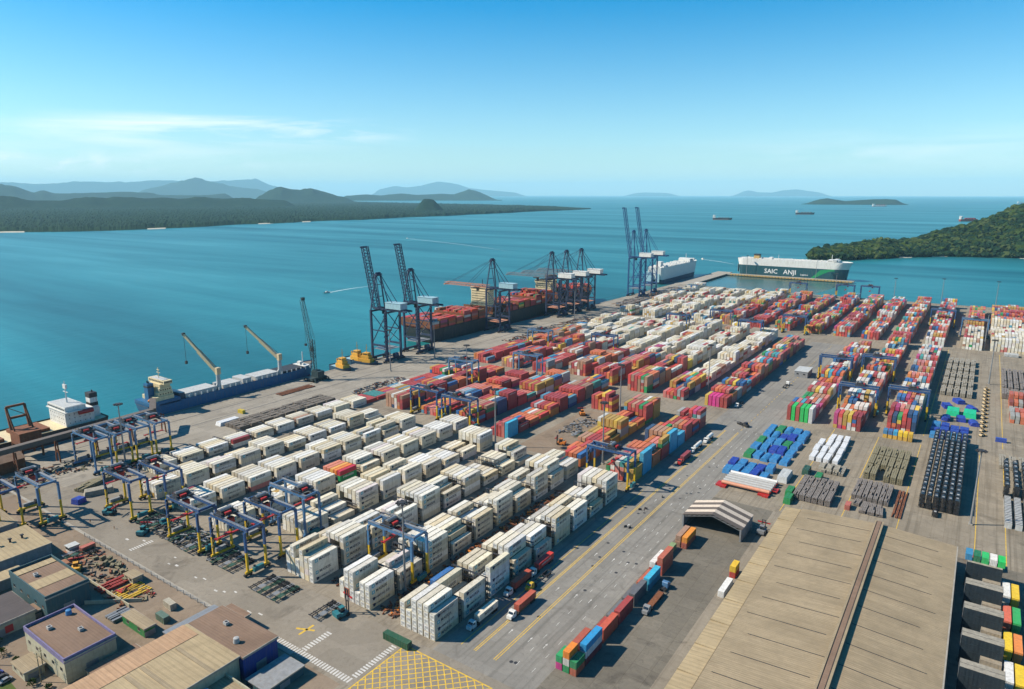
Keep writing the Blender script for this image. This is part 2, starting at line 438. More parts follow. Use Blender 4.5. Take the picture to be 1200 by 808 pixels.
# painted markings
mk = MB(); my = MB()
def stripe(t, x0, y0, x1, y1, wd, z=.008):
    p, q = Vector((x0, y0, z)), Vector((x1, y1, z)); d = (q - p).normalized(); n = Vector((-d.y, d.x, 0)) * wd / 2
    t.face([p - n, p + n, q + n, q - n][::-1])
for v in (-124.3, -125.2, -133.2, -134.0): stripe(my, v, 170, v, 455, .32)
stripe(my, -139.8, 170, -139.8, 330, .3)
for y in range(330, 780, 8): stripe(my, -124.6, 460 + (y - 330), -124.6, 464 + (y - 330), .3) if 460 + (y - 330) < 790 else None
for k in range(34):
    y = 172 + k * 9
    for v in (-117, -110.5): stripe(mk, v, y, v, y + 2.6, .17)
for k in range(9):
    y = 185 + 34 * k
    for v in (-120.5, -114, -129.2):
        stripe(mk, v, y, v, y + 2.0, .22)
        mk.face([(v - .45, y + 2.0, .009), (v + .45, y + 2.0, .009), (v, y + 3.2, .009)])
# hatched box junction
x0, x1, y0, y1 = -156, -117, 130, 158
for (a, b_, c_, d_) in ((x0, y0, x0, y1), (x1, y0, x1, y1), (x0, y0, x1, y0), (x0, y1, x1, y1)): stripe(my, a, b_, c_, d_, .5)
k = -40
while k < 72:
    for sgn in (1, -1):
        pts = []
        if sgn == 1:
            a0, a1 = max(x0, x0 + k), min(x1, x0 + k + (y1 - y0))
            if a1 - a0 > .5: stripe(my, a0, y0 + (a0 - x0 - k), a1, y0 + (a1 - x0 - k), .38, .010)
        else:
            a0, a1 = max(x0, x0 + k), min(x1, x0 + k + (y1 - y0))
            if a1 - a0 > .5: stripe(my, a0, y1 - (a0 - x0 - k), a1, y1 - (a1 - x0 - k), .38, .012)
    k += 3.4
def zebra(xa, ya, xb, yb, wd, n):
    p, q = Vector((xa, ya)), Vector((xb, yb)); d = (q - p) / n; u = d.normalized(); nn = Vector((-u.y, u.x)) * wd / 2
    for i in range(n):
        a = p + d * i; b_ = a + d * .55
        mk.face([(*(a - nn), .010), (*(b_ - nn), .010), (*(b_ + nn), .010), (*(a + nn), .010)])
zebra(-225, 133.8, -158, 133.8, 2.6, 50)
zebra(-184.5, 135.5, -184.5, 148, 2.6, 10)
zebra(-159, 136, -159, 156, 2.4, 16)
zebra(-307.5, 136, -307.5, 147, 2.2, 10)
for (x, y) in ((-262, 140), (-258, 141.5), (-246, 139), (-242, 140.5), (-238, 143), (-282, 139.5), (-278, 140.5), (-285, 144), (-320, 140), (-312, 144), (-222, 138), (-217, 139.5)):
    mk.box(x, y, .004, x + rnd.uniform(1.5, 2.6), y + rnd.uniform(.5, 1.0), .012)
stripe(my, -197, 142, -190, 145, .9); stripe(my, -193, 140, -193, 147, .9)
# yellow lane lines between laydown plots
for v in (-71.5, -44, -19.5, 12.5, 24.5): stripe(my, v, 348, v, 500, .35)
for v in (-71.5, -19.5, 24.5): stripe(my, v, 520, v, 840, .35)
# quay crane rails and worn lanes
rl = MB()
for v in (-486.2, -466.8, -447): stripe(rl, v, 156, v, 1185, .8)
kind(rl.build('crane_rail', ['dark']), 'structure')
kind(mk.build('road_markings', ['line_white']), 'structure')
kind(my.build('yellow_road_markings', ['line_yellow']), 'structure')

# finger pier
mb = MB()
for i in range(12):
    pass
mb.box(-462, 1192.1, -1.2, -432, 1440, .6); mb.box(-431.9, 1404, -1.2, -196, 1419, .8)
for y in range(1200, 1440, 16):
    for x in (-459, -447, -435): mb.box(x - .6, y - .6, -5, x + .6, y + .6, -1.2)
for x in range(-425, -196, 14):
    for y in (1406, 1417): mb.box(x - .6, y - .6, -5, x + .6, y + .6, -1.2)
pr = tag(mb.build('finger_pier', ['concrete']), 'long concrete finger pier bending round the green and white car carrier', 'pier')
mb = MB()
for x in range(-425, -200, 6): mb.box(x, 1403.2, -1.6, x + 4.5, 1404, 1.1)
mb.build('fender', ['ochre'], pr)

# ------------------------------------------------------------------ far land
def polar(name, prof, d, spread, base, mat, back=1.0, n=10, amp=.0, k='structure', step=4):
    """ridge whose crest stands at distance d on the bearings and rows of prof [(col,row)...]; real depth 'spread' each way"""
    cols = []
    xs = [p[0] for p in prof]
    x = xs[0]
    while x <= xs[-1]:
        for i in range(len(prof) - 1):
            if prof[i][0] <= x <= prof[i + 1][0]:
                t = (x - prof[i][0]) / (prof[i + 1][0] - prof[i][0]); s = t * t * (3 - 2 * t) if i % 2 == 0 else t
                py = prof[i][1] + (prof[i + 1][1] - prof[i][1]) * (t * .5 + s * .5)
                break
        cols.append((x, py)); x += step
    mb = MB(); rows = []
    for j in range(-n, n + 1):
        row = []
        for (x, py) in cols:
            a = bearing(x); r = d + spread * j / n
            h = max(0.0, height_at(py, d, x)) * min(1, (x - cols[0][0]) / 14 + .02, (cols[-1][0] - x) / 14 + .02)
            f = (.5 + .5 * math.cos(math.pi * j / n)) ** 1.3
            nz = noise.noise(Vector((x * .06, j * .6, d * .001))) * .5 + noise.noise(Vector((x * .17, j * 1.3, 3))) * .3
            z = base + (h - base) * f * (1 + (amp * nz if abs(j) > 0 else amp * .25 * nz))
            row.append((math.sin(a) * r, math.cos(a) * r, max(z, -4) if abs(j) < n else -4))
        rows.append(row)
    mb.grid(rows)
    return kind(mb.build(name, [mat], smooth=True), k)

def forestmat(name, a, b_):
    m, nt, b = new_mat(name); p = world_pos(nt)
    n1 = tex_noise(nt, p, .006, 8, .7); n2 = tex_noise(nt, p, .05, 4, .7)
    c = mixc(nt, ramp(nt, n1, .35, .65), a, b_)
    c = mixc(nt, mixc(nt, .6, (0, 0, 0), ramp(nt, n2, .4, .65)), c, tuple(x * .55 for x in a))
    nt.links.new(c, b.inputs['Base Color']); b.inputs['Roughness'].default_value = .95; b.inputs['Specular IOR Level'].default_value = .05
    return m
M['forest'] = forestmat('forest_canopy', (.007, .022, .013), (.018, .042, .019))
M['forest_broadleaf'] = forestmat('broadleaf_canopy', (.018, .036, .010), (.042, .066, .016))  # brighter leaf green, mixed at random among the crowns
M['forest_pale'] = forestmat('pale_canopy', (.035, .052, .018), (.060, .080, .028))
M['sand'] = paint('pale_beach', (.5, .46, .36), .9)
polar('mountain', [(-420, 220), (-260, 213), (-120, 218), (-40, 216), (0, 214), (60, 216), (100, 213), (150, 214), (190, 211), (230, 214), (300, 210), (320, 218), (350, 228)], 50000, 3500, 0, 'forest', amp=.25)
polar('mountain', [(150, 228), (178, 221), (205, 214.5), (232, 208.5), (252, 214), (275, 219), (300, 222), (330, 229)], 34000, 2500, 0, 'forest', amp=.3)
polar('mountain', [(-420, 226), (-300, 219), (-180, 225), (-100, 217), (-40, 222), (0, 217), (15, 218), (40, 226), (50, 223), (65, 227), (120, 226), (150, 225), (172, 226), (190, 229), (240, 229), (262, 227), (280, 231)], 19500, 1600, 0, 'forest', amp=.3)
polar('mountain', [(-420, 232), (-280, 229), (-150, 232), (-40, 230), (10, 230), (34, 235), (72, 235), (90, 232.5), (108, 231), (125, 232.5), (150, 231), (170, 233), (190, 231.5), (210, 233), (235, 231.5), (262, 233), (285, 232), (310, 234), (350, 236)], 9500, 900, 0, 'forest', amp=.3)
polar('mountain', [(290, 234), (306, 229), (318, 223), (330, 218.6), (342, 222), (352, 223), (365, 220.8), (380, 225), (396, 230), (420, 235)], 14500, 1300, 0, 'forest', amp=.3, step=2)
polar('mountain', [(392, 231), (410, 229.5), (430, 228), (446, 229.3), (470, 226.8), (490, 228.8), (515, 227.5), (532, 228), (549, 222.6), (562, 225.5), (574, 231), (588, 235)], 19500, 1100, 0, 'forest', amp=.3, step=2)
polar('mountain', [(482, 238), (492, 235), (502, 233.4), (512, 235), (522, 238)], 6600, 300, 0, 'forest', amp=.2, step=2)
polar('mountain', [(430, 228), (445, 222), (462, 218.5), (478, 220), (492, 218), (515, 213), (535, 216), (552, 221), (580, 224), (620, 227)], 56000, 3000, 0, 'forest', amp=.2)
polar('mountain', [(730, 227.3), (755, 226), (775, 226.2), (800, 227.6)], 62000, 3000, 0, 'forest', amp=.2)
polar('mountain', [(856, 227.6), (868, 225.2), (877, 223.2), (888, 225.6), (903, 226), (918, 223.4), (932, 222), (945, 223.8), (960, 226), (978, 228)], 60000, 2500, 0, 'forest', amp=.2)
isl = polar('island', [(940, 238.4), (952, 236.2), (962, 233.6), (970, 232.6), (980, 234.2), (992, 236), (1010, 234.6), (1026, 233.8), (1040, 233.6), (1050, 234.2), (1058, 236.3), (1066, 239)], 12800, 500, -5, 'forest', amp=.15, step=2)

# low forested far shore: shoreline to back edge, bumpy canopy
shore = [(-420, 283), (-200, 277), (-60, 274), (0, 272), (60, 271.5), (130, 270), (200, 267), (260, 264), (330, 261), (400, 258), (480, 254.6), (560, 251), (640, 247.4), (680, 245.4), (694, 244.6)]
back = [(-420, 236), (-60, 236), (400, 236.6), (450, 238.2), (560, 240.5), (640, 242.6), (694, 244.3)]
def interp(tab, x):
    for (a, ya), (b_, yb) in zip(tab, tab[1:]):
        if a <= x <= b_: return ya + (yb - ya) * (x - a) / (b_ - a)
    return tab[-1][1]
def rdist(py, px):
    x, y = cam_ground(px, py); return math.hypot(x, y)
mb = MB(); rows = []; bh = MB(); bst = []
xs = [-420 + i * 5 for i in range(76)] + [-40 + i * 1.6 for i in range(int(734 / 1.6) + 1)]
NR = 64
for j in range(NR + 1):
    row = []
    for x in xs:
        wob = 1.2 * noise.noise(Vector((x * .02, 7, 0))) + .5 * noise.noise(Vector((x * .11, 3, 0)))
        r0 = rdist(interp(shore, x) + wob * .5, x); r1 = rdist(interp(back, x), x)
        r = r0 * (r1 / r0) ** (j / NR); a = bearing(x)
        X, Y = math.sin(a) * r, math.cos(a) * r
        tip = max(0.15, min(1, (694 - x) / 70))
        h = 9 + 8 * noise.noise(Vector((X * .004, Y * .004, 1))) + 7 * noise.noise(Vector((X * .031, Y * .031, 5))) + 5 * noise.noise(Vector((X * .1, Y * .1, 9)))
        h = max(1.5, h + 5) * tip
        if j == 0: h = -4
        if j == NR: h = -4 if x > 400 else h
        row.append((X, Y, h))
    rows.append(row)
mb.grid(rows)
kind(mb.build('far_shore', ['forest']), 'structure')
# beach strips along it
for xa, xb in ((-30, 22), (300, 318), (168, 190), (352, 362), (418, 430)):
    f, bk = [], []
    x = xa
    while x <= xb:
        a = bearing(x); r0 = rdist(interp(shore, x), x)
        f.append((math.sin(a) * (r0 - 24), math.cos(a) * (r0 - 24), -2.8)); bk.append((math.sin(a) * (r0 + 10), math.cos(a) * (r0 + 10), 1.2)); x += 2
    mb = MB(); mb.grid([f, bk]); kind(mb.build('beach', ['sand']), 'structure')

# wooded headland on the far side of the basin
crest = [(958, 303), (966, 299), (980, 292), (1000, 287), (1018, 284), (1040, 280), (1052, 281), (1064, 284), (1080, 280), (1100, 272), (1120, 267), (1140, 263), (1160, 255), (1180, 247.5), (1200, 240), (1235, 228), (1290, 212)]
front = [(958, 303.6), (1000, 304.2), (1060, 301.5), (1120, 300), (1200, 302), (1290, 306)]
xs = [958 + i * 3 for i in range(111)]
NF = 26; rows = []; hgrid = []
for j in range(NF + 1):
    t = j / NF; row = []
    for x in xs:
        r0 = rdist(interp(front, x), x); rc = r0 + 120 + (x - 958) * 2.1; rb = rc + 160 + (x - 958) * 1.2
        a = bearing(x); hc = max(1.0, height_at(interp(crest, x), rc, x) - 10)
        if t < .65: r = r0 + (rc - r0) * (t / .65); s = t / .65; h = hc * (math.sin(s * math.pi / 2) ** .9)
        else: r = rc + (rb - rc) * ((t - .65) / .35); s = 1 - (t - .65) / .35; h = hc * s
        X, Y = math.sin(a) * r, math.cos(a) * r
        nz = noise.noise(Vector((X * .008, Y * .008, 2)))
        h = h * (1 + .22 * nz * math.sin(min(1, t / .65) * math.pi)) if j not in (0, NF) else -4
        row.append((X, Y, h))
    rows.append(row)
mb = MB(); mb.grid(rows); kind(mb.build('hill', ['forest'], smooth=True), 'structure')
def lump(seed, sub=1):
    import bmesh
    bm = bmesh.new(); bmesh.ops.create_icosphere(bm, subdivisions=sub + 1, radius=1)
    for v in bm.verts:
        n_ = noise.noise(v.co * 2.3 + Vector((seed * 7, 0, 0))) * .6 + noise.noise(v.co * 5.5 + Vector((0, seed * 3, 0))) * .5
        v.co *= 1 + n_; v.co.z *= .8
    bm.verts.index_update()
    vs = [tuple(v.co) for v in bm.verts]; fs = [tuple(v.index for v in f.verts) for f in bm.faces]
    bm.free(); return vs, fs
LUMPS = [lump(i, 1) for i in range(5)]
def canopy(name, pts, mats, label):
    mb = MB()
    for (x, y, z, r) in pts:
        vs, fs = LUMPS[rnd.randrange(5)]; c, s = math.cos(rnd.random() * 6.28), math.sin(rnd.random() * 6.28)
        i = len(mb.v); sz = rnd.uniform(.8, 1.25); mi = rnd.randrange(len(mats)); q = math.sqrt(max(c * c + s * s, .01)); c /= q; s /= q
        mb.v += [(x + (a * c - b_ * s) * r, y + (a * s + b_ * c) * r, z + d * r * sz) for a, b_, d in vs]
        mb.f += [tuple(i + k for k in f) for f in fs]; mb.m += [mi] * len(fs)
    return kind(mb.build(name, mats, smooth=False), 'stuff', label)
pts = []
for j in range(0, NF):
    for i in range(len(xs) - 1):
        p00, p11 = Vector(rows[j][i]), Vector(rows[j + 1][i + 1]); area = abs((p11 - p00).x * (p11 - p00).y) + 40
        for _ in range((2 if rnd.random() < .6 else 1) if j < 19 else 1):
            t, s = rnd.random(), rnd.random()
            q = (Vector(rows[j][i]) * (1 - t) + Vector(rows[j][i + 1]) * t) * (1 - s) + (Vector(rows[j + 1][i]) * (1 - t) + Vector(rows[j + 1][i + 1]) * t) * s
            if q.z < .3 and rnd.random() < .3: continue
            if rnd.random() < .75: pts.append((q.x + rnd.uniform(-9, 9), q.y + rnd.uniform(-9, 9), max(q.z, 0) + rnd.uniform(5, 9), rnd.uniform(2, 4.5)))
            pts.append((q.x, q.y, max(q.z, 0) + 3.5, rnd.choice((rnd.uniform(4, 8), rnd.uniform(6, 13)))))
canopy('forest', pts, ['forest', 'forest_broadleaf', 'forest', 'forest_pale'], 'dense broadleaf forest covering the headland beyond the basin')
mb = MB()
for i in range(0, len(xs) - 1):
    if noise.noise(Vector((xs[i] * .05, 1, 0))) > .12:
        a, b_ = Vector(rows[0][i]), Vector(rows[0][i + 1]); d = -a.normalized() * 9
        mb.face([(a.x + d.x, a.y + d.y, -2.8), (b_.x + d.x, b_.y + d.y, -2.8), (b_.x - d.x * 1.5, b_.y - d.y * 1.5, .4), (a.x - d.x * 1.5, a.y - d.y * 1.5, .4)])
kind(mb.build('beach', ['sand']), 'structure')

# silty water shut in behind the finger pier
m, nt, b = new_mat('silty_water'); p = world_pos(nt)
nt.links.new(mixc(nt, ramp(nt, tex_noise(nt, p, .012, 5, .6, .6), .35, .65), (.045, .075, .060), (.020, .095, .105)), b.inputs['Base Color'])
b.inputs['Roughness'].default_value = .25; b.inputs['Specular IOR Level'].default_value = .35
M['silty'] = m
sheet('basin_water', [(-430, 1192.2), (-230, 1192.2), (-205, 1403), (-430, 1403)], -2.96, 'silty')
# ------------------------------------------------------------------ containers
CW, GAPC = 2.44, 2.95           # width and column pitch
def container_mesh(L, H, name):
    mb = MB(); W = CW / 2; t = .05
    mb.box(-W + t, t, .14, W - t, L - t, H - .04, 0)
    for x in (-W, W - .15):
        for y in (0, L - .15): mb.box(x, y, 0, x + .15, y + .15, H, 0)
    for x in (-W, W - .1):
        for z0, z1 in ((.0, .16), (H - .12, H - .01)): mb.box(x, .15, z0, x + .1, L - .15, z1, 0)
    for y in (0, L - .1):
        for z0, z1 in ((.0, .16), (H - .12, H - .01)): mb.box(-W + .15, y, z0, W - .15, y + .1, z1, 0)
    k = 1.2
    while k < L - .6:                                 # side posts and roof ribs
        for x in (-W - .03, W - .05): mb.box(x, k, .16, x + .08, k + .5, H - .12, 0)
        mb.box(-W + .1, k, H - .04, W - .1, k + .55, H - .015, 0); k += 1.15
    return mb.mesh(name, ['box'])
CM = {(12, 'r'): container_mesh(12.19, 2.7, 'refrigerated_container'), (12, 'd'): container_mesh(12.19, 2.7, 'shipping_container'), (6, 'd'): container_mesh(6.06, 2.7, 'shipping_container')}
TH = 2.7
CM[(13, 'r')] = container_mesh(13.6, 2.7, 'refrigerated_container')
def LEN(q): return 13.6 if q['white'] and q.get('key') == 'reefer yard' else 12.19 if q['L'] == 12 else 6.06
# machinery end of a refrigerated box, double doors of a dry one
mb = MB(); mb.box(-1.0, -.06, .25, 1.0, -.0, 2.4, 0); mb.box(-.75, -.09, 1.15, .75, -.06, 2.05, 1); mb.box(-.9, -.08, .35, -.2, -.06, .95, 1)
REEF_UNIT = mb.mesh('refrigeration_unit', ['white', 'grille'])
mb = MB(); mb.box(-1.08, -.03, .2, -.03, 0, 2.42, 0); mb.box(.03, -.03, .2, 1.08, 0, 2.42, 0)
for x in (-.8, -.3, .3, .8): mb.tube((x, -.06, .15), (x, -.06, 2.46), .025, 6, 1)
DOORS = mb.mesh('door', ['box', 'steel'])
mb = MB(); mb.box(0, 0, 0, .02, 1.5, 1.5, 0); LOGO_SQ = mb.mesh('logo_panel', ['letter_teal'])
mb = MB(); mb.box(.02, .35, .62, .03, 1.15, .88, 0); mb.box(.02, .62, .35, .03, .88, 1.15, 0); mb.face([(.03, .4, .4), (.03, 1.1, 1.1), (.03, 1.0, 1.15), (.03, .35, .5)]); LOGO_STAR = mb.mesh('star_mark', ['letter_white'])
mb = MB(); mb.tube((0, .75, .75), (.02, .75, .75), .72, 12, 0); mb.box(.0, -.2, 1.2, .02, .75, 1.45, 0); LOGO_ROUND = mb.mesh('logo_panel', ['letter_navy'])

WHITE = [(.70, .69, .66), (.72, .71, .68), (.67, .60, .46), (.72, .67, .55), (.62, .57, .46), (.75, .72, .63), (.64, .54, .36), (.69, .63, .50), (.56, .53, .47), (.71, .65, .49), (.60, .53, .40), (.73, .70, .62)]
DRY = [((.36, .05, .055), 'maroon', 16), ((.44, .065, .06), 'dark red', 13), ((.56, .06, .05), 'red', 9), ((.60, .16, .06), 'rust orange', 8), ((.58, .19, .04), 'orange', 6),
       ((.46, .28, .06), 'ochre yellow', 8), ((.68, .45, .05), 'yellow', 3), ((.03, .13, .34), 'blue', 6), ((.10, .28, .42), 'light blue', 5), ((.07, .33, .46), 'cyan', 2),
       ((.03, .07, .16), 'navy', 4), ((.44, .05, .17), 'magenta', 2), ((.62, .60, .55), 'white', 9), ((.36, .37, .38), 'grey', 5), ((.03, .27, .09), 'green', 3), ((.06, .28, .26), 'teal', 2), ((.40, .22, .14), 'brown', 3), ((.55, .18, .15), 'faded red', 8)]
DW = [d[2] for d in DRY]
def pick_dry(r, bias=None):
    c = r.choices(DRY, DW)[0] if bias is None or r.random() > .55 else next(d for d in DRY if d[1] == bias)
    j = r.uniform(.8, 1.1); g = sum(c[0]) / 3
    return tuple(min(1, (x * .95 + g * .05) * j) for x in c[0]), c[1]

C = []       # dict per container
def lane(name, key, vR, ncol, u0, nb, pitch, style, hmin, hmax, seed, heights=None, white_from=None, white_to=None, order=0, L=12):
    r = random.Random(seed)
    H = []; base_ = hmax
    for b_ in range(nb):
        if heights and b_ in heights: h = heights[b_]
        else:
            base = base_ if style != 'w' and b_ and r.random() < .6 else r.randint(hmin, hmax); base_ = base; h = []
            if style == 'w' and hmax <= 3 and r.random() < .7: h = [base] * ncol if r.random() < .6 else [max(1, base - 1)] * r.choice((1, 2, 3)) + [base] * ncol
            k = len(h)
            while k < ncol:
                run = r.choice((1, 2, 2, 3, 3, 4) if style == 'w' else (2, 3, 3, 4, 6, 6)); hh = max(1, min(hmax, base + (r.choice((-2, -1, -1, 0, 0, 0, 1)) if style == 'w' else r.choice((-1, -1, 0, 0, 0, 0)))))
                h += [hh] * run; k += run
            h = h[:ncol]
        H.append(h)
    for b_ in range(nb):
        y = u0 + b_ * pitch
        wht = style == 'w' or (white_from not in (None, 'mix') and y >= white_from) or (white_to is not None and y <= white_to)
        last = None
        bias = r.choice(['white'] * 2 + [None] * 4 if white_from == 'mix' else [None, None, None, 'maroon', 'dark red', 'ochre yellow', 'faded red', 'rust orange', 'brown'])
        for c_ in range(ncol):
            x = vR - (ncol - 1 - c_) * GAPC - CW / 2
            for t in range(H[b_][c_]):
                top = t == H[b_][c_] - 1
                right = c_ == ncol - 1 or H[b_][c_ + 1] <= t
                frontx = b_ == 0 or H[b_ - 1][c_] <= t
                left = c_ == 0 or H[b_][c_ - 1] <= t
                white = wht if r.random() > .025 else False
                if style != 'w' and wht and r.random() < .12: white = False
                if white:
                    f_ = r.uniform(.8, 1.06); col, cname = tuple(min(.85, x * f_) for x in r.choice(WHITE)), 'white'
                elif wht and style == 'w' and r.random() < .6: col, cname = (.62, .55, .53), 'pinkish grey'; white = True
                elif last and r.random() < .42: col, cname = tuple(min(1, x * r.uniform(.93, 1.07)) for x in last[0]), last[1]
                else: col, cname = pick_dry(r, bias); last = (col, cname)
                d = math.hypot(x, y); 
                area = (14 if top else 0) * .36 + (16 if right else 0) * .45 + (6.3 if frontx else 0) * (.7 if b_ == 0 else .25)
                C.append(dict(x=x, y=y, z=t * TH + .006, lane=name, key=key, bay=b_, col=c_, ncol=ncol, tier=t, top=top, right=right, front=frontx, first=b_ == 0, left=left,
                              white=white, color=col, cname=cname, score=area / (d * d + CAM_H ** 2), L=L, nt=H[b_][c_]))
S = 33.6
A0 = -148.5
VR = [A0 - S * k for k in range(8)]
LN = ['lane beside truck road', 'second lane from road', 'third lane from road', 'fourth lane from road', 'fifth lane from road',
      'sixth lane from road', 'seventh lane from road', 'lane nearest the quay']
hA = {0: [4, 3, 5, 5, 5, 4], 1: [4, 4, 2, 2, 3, 4], 2: [4, 4, 4, 2, 3, 5], 3: [4, 4, 5, 5, 5, 3], 4: [3, 2, 4, 4, 4, 2], 5: [3, 4, 4, 5, 5, 5], 6: [3, 4, 4, 3, 4, 4], 7: [3, 3, 3, 4, 4, 2], 8: [5, 5, 5, 5, 5, 5]}
hB = {0: [3, 5, 5, 2, 4, 4], 1: [2, 3, 3, 4, 3, 3], 2: [4, 4, 5, 5, 5, 5], 3: [4, 4, 4, 4, 3, 2], 4: [4, 4, 3, 3, 4, 4], 5: [3, 3, 4, 4, 5, 5], 6: [3, 4, 4, 4, 3, 3], 7: [4, 4, 3, 3, 5, 5], 8: [5, 5, 5, 5, 5, 3], 9: [4, 4, 4, 3, 3, 3]}
hC = {0: [4, 5, 3, 5, 4, 4], 1: [4, 4, 5, 5, 5, 5], 2: [3, 4, 4, 3, 4, 4], 3: [3, 3, 4, 4, 2, 4], 4: [5, 5, 5, 5, 5, 5], 5: [3, 4, 4, 3, 2, 3]}
hE = {4: [1, 3, 3, 3, 3, 3]}
R1 = 'reefer yard'
lane(LN[0], R1, VR[0], 6, 165.7, 9, 17.05, 'w', 3, 5, 11, hA)
lane(LN[1], R1, VR[1], 6, 165.7, 10, 17.05, 'w', 3, 5, 12, hB)
lane(LN[2], R1, VR[2], 6, 165.7, 10, 17.05, 'w', 3, 4, 13, hC)
lane(LN[3], R1, VR[3], 6, 189.1, 9, 17.05, 'w', 3, 4, 14)
lane(LN[4], R1, VR[4], 6, 172.0, 11, 17.05, 'w', 3, 3, 15, hE)
lane(LN[5], R1, VR[5], 6, 172.0, 10, 17.05, 'w', 3, 3, 16)
lane(LN[6], R1, VR[6], 6, 172.0, 10, 17.05, 'w', 2, 3, 17)
lane(LN[7], R1, VR[7], 5, 189.0, 10, 17.05, 'w', 2, 2, 18)
for q in C:                                   # the one coloured pile among the refrigerated boxes
    if q['lane'] == LN[4] and q['bay'] == 4 and q['col'] > 0:
        q['white'] = False
        if q['tier'] == 2: q['color'], q['cname'] = [((.62, .22, .14), 'salmon'), ((.58, .20, .13), 'salmon'), ((.70, .34, .08), 'pale orange'), ((.70, .20, .04), 'orange'), ((.50, .03, .06), 'crimson')][q['col'] - 1]
        else: q['color'], q['cname'] = ((.01, .27, .09), 'green') if q['col'] == 5 else ((.55, .16, .05), 'rust orange')
R2 = 'first coloured block'
lane(LN[0], R2, VR[0], 6, 335.8, 9, 13.6, 'c', 3, 5, 21, {0: [3, 4, 4, 4, 4, 3], 1: [3, 4, 4, 4, 4, 5], 2: [4, 4, 4, 4, 4, 3], 3: [2, 3, 4, 4, 4, 5], 8: [4, 4, 3, 5, 5, 5]})
lane(LN[1], R2, VR[1] - 2, 6, 339, 9, 13.6, 'c', 3, 5, 22, {0: [1, 1, 3, 3, 3, 3]})
lane(LN[2], R2, VR[2] - 1, 6, 446, 1, 13.4, 'c', 4, 5, 23, {0: [4, 4, 3, 5, 5, 4]})
lane(LN[3], R2, VR[3] + 1, 6, 355, 11, 13.6, 'c', 3, 4, 24, {0: [1, 2, 3, 3, 4, 4], 1: [2, 2, 2, 3, 3, 2]})
lane(LN[4], R2, VR[4], 6, 364, 10, 13.6, 'c', 3, 5, 25)
lane(LN[5], R2, VR[5], 6, 364, 10, 13.6, 'c', 3, 4, 26)
lane(LN[6], R2, VR[6], 6, 361, 10, 13.6, 'c', 2, 4, 27)
lane(LN[7], R2, VR[7], 6, 355, 10, 13.6, 'c', 1, 3, 28)
R3 = 'block past the cross aisle'
lane(LN[0], R3, VR[0], 6, 504, 20, 13.4, 'c', 4, 5, 31)
lane(LN[1], R3, VR[1] - 1, 6, 505, 22, 13.4, 'c', 3, 5, 32, None, 556)
lane(LN[2], R3, VR[2], 6, 508, 22, 13.4, 'c', 3, 5, 33, None, 606)
lane(LN[3], R3, VR[3], 6, 512, 22, 13.4, 'c', 3, 5, 34, None, 612)
lane(LN[4], R3, VR[4], 6, 526, 21, 13.4, 'c', 3, 5, 35, None, 618)
lane(LN[5], R3, VR[5], 6, 517, 22, 13.4, 'c', 3, 5, 36, None, 622)
lane(LN[6], R3, VR[6], 6, 515, 22, 13.4, 'c', 2, 4, 37, None, 640)
lane(LN[7], R3, VR[7], 6, 515, 22, 13.4, 'c', 1, 3, 38, None, 690)
R4 = 'far block by the basin'
for k in range(8):
    lane(LN[k], R4, VR[k], 6, 850 - (10 if k > 3 else 0), 22, 13.6, 'c', 3, 5, 41 + k, None, None if k < 3 else (1000 if k == 3 else 830))
RN = ['first lane across road', 'second lane across road', 'third lane across road', 'fourth lane across road', 'fifth lane across road', 'broad edge lane']
lane(RN[0], R4, -116.5, 6, 850, 22, 13.6, 'c', 4, 5, 51)
for i, (vr, ua, na) in enumerate(((-87.3, 503, 22), (-56.3, 503.5, 22), (-24.8, 520, 20))):
    lane(RN[1 + i], R3, vr, 6, ua, na + (3 if i else 0), 13.4, 'c', 3, 5, 60 + i, None, 'mix')
    lane(RN[1 + i], R4, vr, 6, 850, 23, 13.6, 'c', 3, 5, 70 + i, None, 'mix')
lane(RN[4], R4, 9, 6, 852, 20, 13.6, 'c', 3, 5, 80, None, None, 930)
lane(RN[5], R4, 60, 15, 856, 21, 13.6, 'c', 3, 5, 81, None, None, 1000)
lane(RN[3], 'short row of half-length boxes', -24.8, 6, 500.5, 1, 7, 'c', 2, 2, 82, {0: [2, 2, 2, 2, 2, 2]}, L=6)
lane('red lane beyond the coil field', 'edge block', 64, 12, 586, 5, 13.5, 'c', 2, 3, 83)
